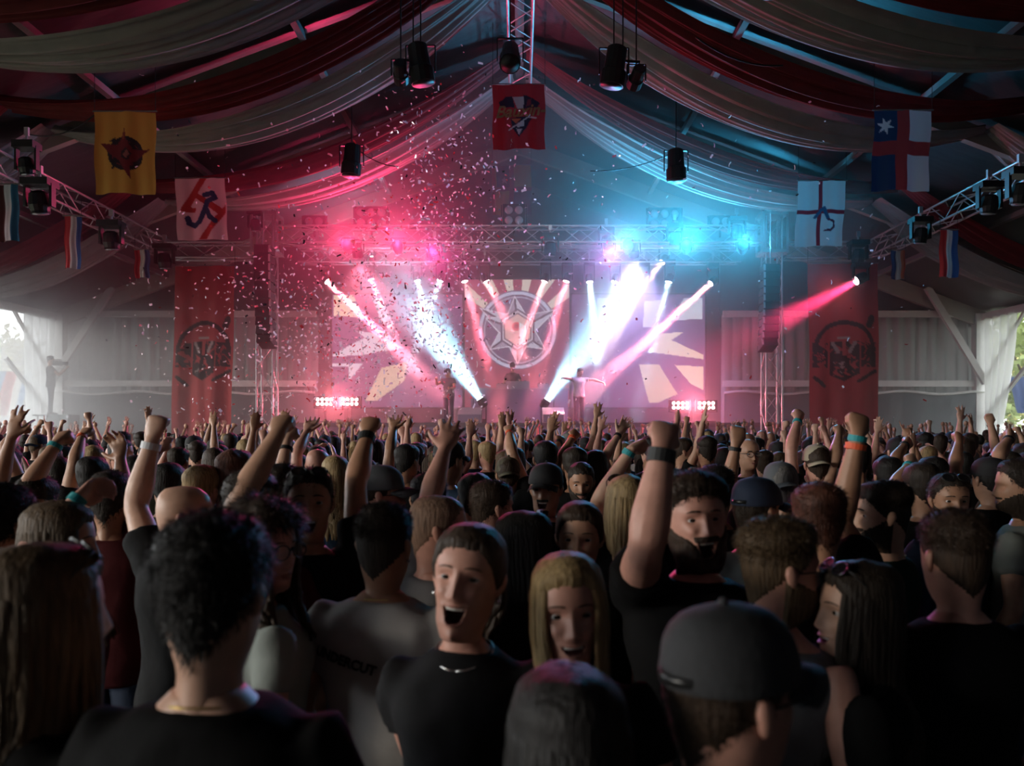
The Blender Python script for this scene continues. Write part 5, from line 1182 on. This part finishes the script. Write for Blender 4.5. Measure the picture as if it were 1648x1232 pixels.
ZN = ['by the left edge', 'below the sunlit banner', 'before the pink tower', 'before the pink screen', 'before the DJ desk', 'before the blue screen', 'before the blue tower', 'below the shaded banner', 'by the right edge']
ZB = [120, 390, 480, 720, 930, 1150, 1290, 1430, 99999]
def copy_person(src, x, y, top, yaw, hcol, shirt, skin, lab, grp):
    s = top / 1.72; r = src.copy(); COL.objects.link(r); r.matrix_world = Matrix.Translation((x, y, 0)) @ Matrix.Rotation(R(yaw), 4, 'Z') @ Matrix.Scale(s, 4)
    r['label'] = lab; r['group'] = grp
    r.material_slots[0].link = 'OBJECT'; r.material_slots[0].material = M_skin[skin]
    for ch in src.children:
        c = ch.copy(); COL.objects.link(c); c.parent = r; nm = ch.name.split('.')[0]
        m = {'hair': M_hair[hcol], 'shirt': M_shirt[shirt]}.get(nm)
        if m: c.material_slots[0].link = 'OBJECT'; c.material_slots[0].material = m
        for g in ch.children:
            d = g.copy(); COL.objects.link(d); d.parent = c
TODO = []
for i, (x, y, top) in enumerate(SPOTS[:NI]):
    up_p = .16 if y < 5 else .34
    pool = [k for k, q in enumerate(KINDS_) if (q[2] != 'none') == (rs.random() < up_p)] or range(len(KINDS_))
    k = rs.choice(list(pool)); fem, hr, up, cp = KINDS_[k]
    hcol, shirt, skin = rs.choice(hc_w), rs.choice(sh_w), rs.randrange(4); yaw = rs.gauss(0, 16) + (rs.choice((180, 90, -90)) if rs.random() < .05 else 0)
    px = VX + x * F / y; zn = next(z for z, bd in zip(ZN, ZB) if px < bd)
    row = 'near' if y < 6 else ('middle' if y < 9.5 else 'far')
    who = ('long %s-haired woman' % HCW[hcol] if hr == 'long' else 'curly %s-haired woman' % HCW[hcol] if hr == 'curly' else 'tied %s-haired woman' % HCW[hcol]) if fem else ('bald person' if hr == 'bald' else 'person in %s cap' % cp if cp else '%s-haired person' % HCW[hcol])
    lab = '%s, %s top, %s%s crowd %s' % (who, {'char': 'charcoal'}.get(shirt, shirt), UPW[up] + (', ' if UPW[up] else ''), row, zn)
    TODO.append((px, lab, (PROTO[k], x, y, top * (.97 if fem else 1), yaw, hcol, shirt, skin)))
same = {}
for q in TODO: same.setdefault(q[1], []).append(q)
for lab, qs in same.items():
    qs.sort(key=lambda q: q[0])
    for i, (px, _, a_) in enumerate(qs):
        pre = {1: [''], 2: ['left-hand ', 'right-hand '], 3: ['leftmost ', 'middle ', 'rightmost ']}.get(len(qs)); copy_person(*a_, (pre[i] if pre else '') + lab, 'people in the crowd' if pre else 'crowd: ' + lab)
for r in PROTO:
    for c in list(r.children):
        for g in list(c.children): bpy.data.objects.remove(g)
        bpy.data.objects.remove(c)
    bpy.data.objects.remove(r)
# ------------------------------------------------------------------ the far crowd nobody could count, joined
cb = MB()
def far_person(b, x, y, top, yaw, hm, sm_, sk, up):
    c, s = math.cos(yaw), math.sin(yaw); T = lambda p: (x + p[0] * c - p[1] * s, y + p[0] * s + p[1] * c, p[2]); h = top
    b.tube([T((0, 0, .02)), T((0, 0, .48 * h)), T((0, 0, .62 * h)), T((0, 0, .76 * h)), T((0, -.01, .805 * h)), T((0, -.02, .83 * h))], [(.15, .11), (.17, .12), (.155, .11), (.20, .125), (.19, .09), (.06, .055)], n=10, m=sm_, up=(c, s, 0))
    b.tube([T((0, -.02, .82 * h)), T((0, -.01, h - .19))], [.055, .05], n=7, m=sk)
    b.sphere(T((0, 0, h - .125)), (.074, .092, .112), 10, 8, m=sk); 
    b.sphere(T((0, -.018, h - .105)), (.083, .095, .105), 10, 7, m=hm)
    for sd in (-1, 1):
        S = (sd * .185, -.01, .79 * h)
        if up and (up == 2 or sd == (1 if x > 0 else -1) * (1 if int(x * 37) % 2 else -1)):
            E = (sd * .27, .1, .79 * h + .26); Wr = (sd * (.22 + .1 * math.sin(x * 9)), .16, .79 * h + .51)
            b.tube([T(S), T(E), T(Wr)], [.055, .042, .028], n=6, m=sk); b.tube([T(S), T([S[i] + (E[i] - S[i]) * .5 for i in range(3)])], [.065, .062], n=6, m=sm_)
            if int(abs(x) * 91) % 3:
                b.sphere(T((Wr[0], Wr[1] + .01, Wr[2] + .05)), (.042, .035, .048), 7, 5, m=sk)
            else:
                b.sphere(T((Wr[0], Wr[1], Wr[2] + .045)), (.038, .018, .045), 7, 5, m=sk)
                for q in range(-2, 3):
                    if q == -2: b.tube([T((Wr[0] - sd * .03, Wr[1], Wr[2] + .03)), T((Wr[0] - sd * .075, Wr[1], Wr[2] + .085))], [.012, .008], n=4, m=sk)
                    else: b.tube([T((Wr[0] + q * .018, Wr[1], Wr[2] + .08)), T((Wr[0] + q * .034, Wr[1], Wr[2] + .16 - .008 * q * q))], [.010, .007], n=4, m=sk)
        else:
            b.tube([T(S), T((sd * .24, -.02, .63 * h)), T((sd * .22, .1, .52 * h))], [.062, .048, .03], n=6, m=sm_)
FM = [M_skin[1], M_skin[3], M_hair['black'], M_hair['dark'], M_hair['brown'], M_hair['blond'], M_shirt['black'], M_shirt['char'], M_shirt['navy'], M_shirt['grey'], M_shirt['white'], M_hair['light']]
for (x, y, top) in SPOTS[NI:]:
    far_person(cb, x, y, top, rs.gauss(0, .3), rs.choice((2, 2, 3, 3, 3, 4, 4, 5, 11)), rs.choice((6, 6, 6, 7, 7, 8, 9, 10)), rs.choice((0, 1)), rs.choice((0, 0, 0, 1, 1, 2) if rs.random() < .75 else (0, 0)))
o = cb.build('crowd', FM, None, True); tag(o, 'dense far crowd with raised hands right before the stage', 'crowd', None, 'stuff')
# ------------------------------------------------------------------ flags and banners
M_print = mat('flag_cloth', (1, 1, 1), .8, attr='print', transl=.12)
def solid(c, u): return np.tile(np.array(c, float), (len(u), 1))
def segd(u, v, pts, wd, asp=1.3):
    m = np.zeros(u.shape, bool)
    for a, c in zip(pts[:-1], pts[1:]): m |= seg(u, v * asp, (a[0], a[1] * asp), (c[0], c[1] * asp), wd)
    return m
def px_poly(pts, x0, x1, y0, y1): return [((x - x0) / (x1 - x0), (y - y0) / (y1 - y0)) for x, y in pts]
def paint_yellow(u, v):
    c = solid((.46, .31, .055), u); q = lambda p: px_poly(p, 20, 860, 30, 1180)
    cx, cy_ = .515, .515; r = np.hypot(u - cx, (v - cy_) * 1.37)
    c[r < .285] = (.018, .012, .018)
    for p, col in (([(215, 450), (330, 480), (300, 400)], (.02, .015, .02)), ([(265, 850), (300, 700), (360, 790)], (.02, .015, .02)),
                   ([(430, 250), (455, 420), (560, 560), (790, 545), (620, 690), (510, 780), (520, 990), (430, 830), (370, 720), (210, 600), (90, 460), (330, 510), (390, 420)], (.12, .014, .02)),
                   ([(430, 290), (440, 420), (400, 430)], (.2, .05, .03)), ([(470, 540), (540, 620), (500, 720), (410, 680), (400, 600)], (.02, .015, .02)), ([(480, 570), (520, 620), (480, 690), (430, 640)], (.22, .10, .08))):
        c[poly_in(u, v, q(p))] = col
    c[(r > .20) & (r < .215) & (np.sin(np.arctan2(v - cy_, u - cx) * 9) > 0)] = (.16, .02, .03)
    return c
def paint_zflag(u, v):
    c = solid((.60, .54, .54), u); red = (.36, .05, .05)
    for p in ([(.50, 0), (.64, 0), (.26, .46), (.38, .47), (.36, .55), (.06, .53), (.10, .46)], [(.36, .30), (.44, .24), (.92, .50), (.97, .60), (.85, .60)], [(.98, .42), (.98, .56), (.58, 1), (.42, 1)]): c[poly_in(u, v, p)] = red
    c[segd(u, v, [(.58, .27), (.74, .25), (.78, .33), (.62, .37), (.56, .5), (.46, .70), (.36, .76), (.25, .72), (.22, .64)], .055)] = (.035, .055, .13)
    c[segd(u, v, [(.58, .48), (.66, .62), (.78, .70)], .05)] = (.035, .055, .13)
    return c
def paint_cross(u, v):
    c = solid((.52, .52, .55), u); c[u < .5] = (.012, .04, .10)
    c[(np.abs(u - .51) < .105) | (np.abs(v - .47) < .085)] = (.30, .035, .04)
    st = []
    for k in range(12):
        a = R(15 + 30 * k); r_ = .155 if k % 2 == 0 else .06; st.append((.2 + r_ * math.cos(a), .19 + r_ * math.sin(a) / 1.36))
    c[poly_in(u, v, st)] = (.60, .58, .60); return c
def paint_george(u, v):
    c = solid((.58, .58, .62), u); c[(np.abs(u - .48) < .04) | (np.abs(v - .475) < .035)] = (.32, .03, .05)
    c[segd(u, v, [(.40, .56), (.50, .46), (.56, .42), (.66, .58)], .035)] = (.03, .10, .20)
    c[segd(u, v, [(.68, .60), (.80, .62), (.82, .70), (.74, .76), (.62, .77)], .022)] = (.14, .03, .06); return c
def paint_bauxin(u, v):
    c = solid((.26, .022, .030), u); q = lambda p: px_poly(p, 110, 910, 150, 1140)
    for p, col in (([(310, 330), (410, 330), (440, 500), (230, 480), (190, 430)], (.015, .015, .03)), ([(590, 320), (720, 370), (830, 430), (780, 500), (560, 540)], (.015, .015, .03)), ([(640, 400), (700, 380), (680, 480), (610, 500)], (.12, .02, .03)),
                   ([(380, 660), (720, 650), (640, 820), (520, 960), (420, 820)], (.012, .014, .03)), ([(415, 345), (590, 345), (570, 530), (480, 530)], (.30, .29, .28)),
                   ([(390, 670), (560, 670), (470, 750)], (.32, .10, .05)), ([(500, 740), (600, 720), (590, 800), (490, 810)], (.34, .33, .33)), ([(480, 830), (570, 840), (520, 930)], (.34, .33, .33))): c[poly_in(u, v, q(p))] = col
    c[segd(u, v, q([(370, 840), (470, 780), (640, 670), (780, 660)]), .012)] = (.38, .37, .36)
    return c
def paint_dim(u, v):
    c = solid((.30, .22, .06), u); c[(u > .1) & (u < .5) & (v < .48)] = (.02, .03, .08); c[(u > .44) & (u < .56)] = (.25, .02, .05); c[(v > .44) & (v < .52)] = (.25, .02, .05)
    c[(u < .1)] = (.28, .05, .04); c[(u > .56) & (v > .52)] = (.06, .04, .10)
    st = [(.31 + (.10 if k % 2 == 0 else .04) * math.cos(R(36 * k - 90)), .30 + (.10 if k % 2 == 0 else .04) * math.sin(R(36 * k - 90)) / 1.27) for k in range(10)]
    c[poly_in(u, v, st)] = (.35, .25, .32); return c
def paint_tri(a, b_, d):
    def f(u, v):
        c = solid(b_, u); c[u < .34] = a; c[u > .67] = d; return c
    return f
def paint_banner(seed):
    def f(u, v):
        c = solid((.46, .055, .06), u); x = (u - .5) * 2; y = (v - .49) / .20 * 1.0          # emblem box around v=.5..0.72
        bk = (.025, .018, .02); r = np.hypot(x * .95, y)
        xw = x + .12 * np.sin(y * 9 + seed) + .06 * np.sin(y * 23); yw = y + .12 * np.sin(x * 8 + 2 * seed) + .06 * np.sin(x * 21); n = np.sin(xw * 11 + seed) * np.sin(yw * 9 + xw * 5) + .6 * np.sin(xw * 27 - yw * 17 + seed) * np.cos(yw * 24)
        c[(r > .74) & (r < .86) & (y < .05)] = bk
        c[(np.abs(x) > .45) & (np.abs(x) < .92) & (np.abs(y - .12) < .34) & (n > -.25)] = bk
        c[(np.abs(x) < .40) & (y > -.28) & (y < .86 - .5 * np.abs(x)) & (n > -.55)] = bk
        c[(np.abs(x) < .30) & (y > .30) & (y < .62) & (n > .75)] = (.40, .33, .32)
        c[(np.abs(x) < .055) & (y > -.35) & (y < .12)] = (.50, .08, .08); c[(np.abs(x) < .19) & (np.abs(y + .38) < .035)] = (.45, .38, .36)
        c[segd(x, y, [(-.85, .75), (-.55, .98)], .055, 1)] = bk; c[segd(x, y, [(.40, .86), (.90, .58)], .05, 1)] = bk; c[segd(x, y, [(.72, -.72), (.8, -.9)], .10, 1)] = bk
        c[segd(x, y, [(-.30, -.22), (-.16, .02)], .05, 1) | segd(x, y, [(.30, -.22), (.16, .02)], .05, 1)] = (.38, .32, .31)
        return c
    return f
def flag(name, px0, px1, py0, py1, Y, paint, lab, nu=60, nv=80, amp=.03, grp='hanging flags', tilt=0, skew=0, cords=True, mtl=None):
    a = P(px0, py0, Y); c = P(px1, py1, Y); wd = c.x - a.x; hg = a.z - c.z; ph = (px0 * .37) % 6.28
    e = empty(name, ((a.x + c.x) / 2, Y, a.z), 0, lab, 'flag' if 'banner' not in name else 'banner', grp)
    wv = lambda x, z, u, v: (skew * v + .012 * np.sin(v * 9 + ph), amp * np.sin(u * 9 + ph + v * 1.5) * (.3 + v) + amp * .6 * np.sin(u * 21 + ph * 2) * (.4 + .6 * v), .012 * np.sin(u * 5 + ph))
    me = cloth_grid(wd, hg, nu, nv, paint, wv); me.materials.append(mtl or M_print); o = bpy.data.objects.new('cloth', me); link(o, e); o.rotation_euler = (0, R(tilt), 0)
    org = Vector((e.location)); rod('pole', org + Vector((-wd / 2 - .03, 0, .012)), org + Vector((wd / 2 + .03, 0, .012)), .012, M_alu, e, org)
    if cords:
        for sx in (-.5, .5): rod('cord', org + Vector((sx * wd, 0, .01)), Vector((org.x + sx * wd, org.y, min(zroof(org.x + sx * wd) - .1, org.z + cords))), .005, M_black, e, org, 4)
    return e
flag('emblem_flag', 152, 250, 180, 312, 13.2, paint_yellow, 'yellow flag with a dark red star emblem hanging at the left', cords=9)
flag('emblem_flag', 282, 362, 287, 386, 18.2, paint_zflag, 'white flag with red diagonal bars and a blue hook, left side', cords=9, skew=.06)
flag('emblem_flag', 1407, 1500, 178, 307, 13.2, paint_cross, 'flag with red cross, white star on blue and white fields', cords=9, skew=-.06)
flag('emblem_flag', 1285, 1362, 291, 396, 18.2, paint_george, 'white flag with thin red cross and small blue figure', cords=9, skew=-.10)
eb = flag('emblem_flag', 793, 877, 136, 240, 17.6, paint_bauxin, 'dark red flag with a crest hanging under the ridge', cords=9)
cu = bpy.data.curves.new('lettering', 'FONT'); cu.body = 'Bauxin-'; cu.size = .36; cu.align_x = 'CENTER'; cu.align_y = 'CENTER'; cu.shear = .35; cu.extrude = .002; cu.offset = .008
o = text_mesh('lettering', cu, mat('gold_print', (.34, .24, .12), .7), eb); o.location = (.02, -.075, -.62); o.rotation_euler = (R(90), 0, 0); o.rotation_euler = Matrix.Rotation(R(-4), 3, 'Y').to_euler() if False else (R(90), R(-4), 0)
flag('emblem_flag', 792, 855, 266, 345, 24.8, paint_dim, 'dim yellow and red flag with a star behind the lamp cluster', cords=9)
flag('banner', 283, 378, 428, 706, 21.2, paint_banner(1), 'long red banner with a dark crest in the sunlit haze', nu=60, nv=150, amp=.06, grp='red banners', skew=-.12, cords=.45)
flag('banner', 1300, 1413, 424, 710, 21.2, paint_banner(4), 'long red banner with a dark crest behind the lone pink lamp', nu=60, nv=150, amp=.06, grp='red banners', skew=.05, cords=.45)
RD, WH, BL = (.45, .03, .035), (.62, .62, .62), (.03, .09, .28)
for (x0, x1, y0, y1, Y, pt, lab) in [
    (-6, 30, 297, 388, 13.6, paint_tri((.10, .03, .03), WH, (.03, .15, .25)), 'pale and blue flag hanging at the left picture edge'),
    (103, 131, 348, 432, 15.6, paint_tri(RD, WH, BL), 'long red-white-blue flag under the left side truss'),
    (217, 241, 402, 447, 18.4, paint_tri(RD, (.5, .5, .45), (.06, .08, .2)), 'short red-white-blue flag under the left side truss'),
    (1513, 1541, 370, 446, 16.2, paint_tri(RD, WH, BL), 'long red-white-blue flag under the right side truss'),
    (1434, 1457, 403, 449, 19.2, paint_tri((.03, .06, .2), (.45, .45, .45), (.45, .12, .05)), 'short blue-white-orange flag under the right side truss')]:
    flag('striped_flag', x0, x1, y0, y1, Y, pt, lab, 24, 36, .025, 'small striped flags', cords=.35)
def paint_out(u, v):
    c = solid((.60, .58, .52), u); c[(u > .12) & (u < .38)] = (.06, .15, .26); c[(u > .38) & (u < .62)] = (.42, .09, .09); c[(u > .8)] = (.16, .25, .38); return c
flag('striped_flag', -14, 52, 598, 668, 28.0, paint_out, 'big striped flag outside the open left bay', 60, 60, .05, 'flags outside', skew=-.4, cords=0)
flag('striped_flag', 1622, 1668, 606, 664, 27.0, lambda u, v: np.where((u + v * .4 > .8)[:, None], (.35, .05, .06), (.03, .06, .16)), 'dark blue and red flag outside the open right bay', 50, 50, .05, 'flags outside', skew=.3, cords=0)
# ------------------------------------------------------------------ scaffold of the camera operator, flight case
e = empty('ladder', (p4.x, 24.0, 0), 0, 'tall step ladder under the camera operator', 'ladder')
for sx in (-.3, .3):
    for sy in (-.35, .35): rod('leg', (p4.x + sx * 1.1, 24 + sy * 1.2, 0), (p4.x + sx * .8, 24 + sy * .7, ZOP - .03), .025, M_black, e, Vector((p4.x, 24, 0)))
for k in range(6): rod('rung', (p4.x - .3, 24 - .38 + .02 * k, .3 + k * .33), (p4.x + .3, 24 - .38 + .02 * k, .3 + k * .33), .016, M_black, e, Vector((p4.x, 24, 0)))
b = MB(); b.box((0, 0, ZOP - .025), (.7, .7, .05)); b.build('platform', M_black, e)
vc = empty('video_camera', (p4.x + .28, 23.86, p4.z - .22), R(-60), 'video camera held by the operator', 'camera')
b = MB(); b.box((0, 0, 0), (.12, .26, .14)); b.build('body', M_black, vc); b = MB(); b.cyl((0, .13, 0), (0, .28, 0), .05, .055, n=14); b.build('lens', M_black, vc, True); b = MB(); b.box((0, .02, .10), (.03, .2, .03)); b.build('handle', M_black, vc)
q = P(101, 690, 23.0); e = empty('flight_case', (q.x, 23.0, 0), 0, 'grey flight case standing by the sunlit corner post', 'case'); hh = H + (685 - 667) * 23 / F
b = MB(); b.box((0, 0, hh / 2), (.64, .6, hh)); b.build('body', mat('case_grey', (.2, .23, .23), .6), e)
for sx in (-1, 1):
    for z in (.06, hh - .06): b = MB(); b.box((sx * .31, -.29, z), (.06, .06, .08)); b.build('corner', M_truss, e)
# ------------------------------------------------------------------ slack cables
def cable(a, c, sag, lab):
    a, c = Vector(a), Vector(c); pts = [a.lerp(c, t) - Vector((0, 0, 4 * sag * t * (1 - t))) for t in np.linspace(0, 1, 20)]
    b = MB(); b.tube(pts, .012, n=5); o = b.build('cable', M_black, None, True); tag(o, lab, 'cable', 'slack cables')
cable(P(35, 212, 14.5), P(180, 158, 14.0), .3, 'slack black cable near the yellow flag')
cable(P(570, 236, 18.1), P(640, 268, 18.3), .1, 'black cable beside the hanging lamp, pink-lit side'); cable(P(1085, 245, 18.1), P(950, 275, 18.4), .12, 'black cable beside the hanging lamp, blue-lit side')
cable(P(1120, 60, 10.6), P(1260, 105, 10.6), .12, 'black cable across the blue-lit roof')
# ------------------------------------------------------------------ confetti
def cmat(n, c): return mat('confetti_' + n, c, .5, transl=.5)
CM = [cmat('white', (.95, .95, .95)), cmat('pink', (.75, .25, .28)), cmat('red', (.5, .06, .06)), cmat('silver', (.5, .5, .55)), cmat('dark', (.03, .03, .03))]  # last one paints the shade of backlit flakes into their colour
rc = np.random.default_rng(11)
def conf_px(n):
    k = rc.random(n); x = np.empty(n); y = np.empty(n)
    g = lambda m, a, s, c, t: (np.where(m, rc.normal(a, s, n), x), np.where(m, rc.normal(c, t, n), y))
    x, y = g(k < .50, 620, 95, 520, 95); x, y = g((k >= .50) & (k < .72), 715, 75, 300, 95); x, y = g((k >= .72) & (k < .86), 420, 110, 520, 110)
    m = (k >= .86) & (k < .95); x = np.where(m, rc.uniform(200, 1000, n), x); y = np.where(m, rc.uniform(110, 690, n), y)
    m = k >= .95; x = np.where(m, rc.uniform(850, 1500, n), x); y = np.where(m, rc.uniform(60, 680, n), y)
    ok = (y < 690) & (y > 60) & (x > 100); return x[ok], y[ok]
LEAF = []
for q, (L_, w_) in enumerate(((.028, .012), (.022, .016), (.034, .010))):
    b = MB(); b.add([(-L_, -w_, .004), (0, -w_, -.002), (L_, -w_, .005), (L_, w_, .005), (0, w_, -.002), (-L_, w_, .004)], [(0, 1, 4, 5), (1, 2, 3, 4)])
    for ci, m_ in enumerate(CM): LEAF.append((ci, b.mesh('confetti', True, [m_])))
x, y = conf_px(420); x, y = x[:300], y[:300]
for i in range(len(x)):
    Y = rc.uniform(8.5, 12.5); p_ = P(x[i], y[i], Y); ci = rc.choice(5, p=(.6, .14, .06, .12, .08)); pool = [m for c_, m in LEAF if c_ == ci]
    if p_.z < 2.0: p_.z = 2.0 + rc.random() * .5
    o = bpy.data.objects.new('confetti_flake', pool[rc.integers(3)]); link(o); o.location = p_; o.rotation_euler = rc.uniform(0, 6.28, 3); s_ = rc.uniform(.8, 1.15); o.scale = (s_, s_, s_)
    tag(o, '%s paper confetti flake falling nearest over the crowd' % ('white', 'pink', 'red', 'silver', 'dark')[ci], 'confetti', 'nearest falling %s confetti flakes' % ('white', 'pink', 'red', 'silver', 'dark')[ci])
x, y = conf_px(3500); n = len(x); Y = rc.uniform(12, 21, n)
C = np.stack([(x - VX) * Y / F, Y, np.maximum(H + (VY - y) * Y / F, 2.0)], -1)
u = rc.normal(0, 1, (n, 3)); u /= np.linalg.norm(u, axis=1)[:, None]; v = np.cross(u, rc.normal(0, 1, (n, 3))); v /= np.linalg.norm(v, axis=1)[:, None]; nn = np.cross(u, v)
u *= rc.uniform(.020, .042, (n, 1)); v *= rc.uniform(.010, .018, (n, 1)); nn *= .006
V = np.stack([C - u - v + nn, C - v - nn, C + u - v + nn, C + u + v + nn, C + v - nn, C - u + v + nn], 1).reshape(-1, 3)
b = MB(); base = np.arange(n)[:, None] * 6; fs = np.concatenate([base + np.array([0, 1, 4, 5]), base + np.array([1, 2, 3, 4])], 1).reshape(-1, 4)
b.add(V, fs); mi = rc.choice(5, n, p=(.62, .14, .06, .12, .06)); b.m = np.repeat(mi, 2).tolist()
o = b.build('confetti', CM); tag(o, 'cloud of tiny paper confetti drifting before the stage', 'confetti', None, 'stuff')
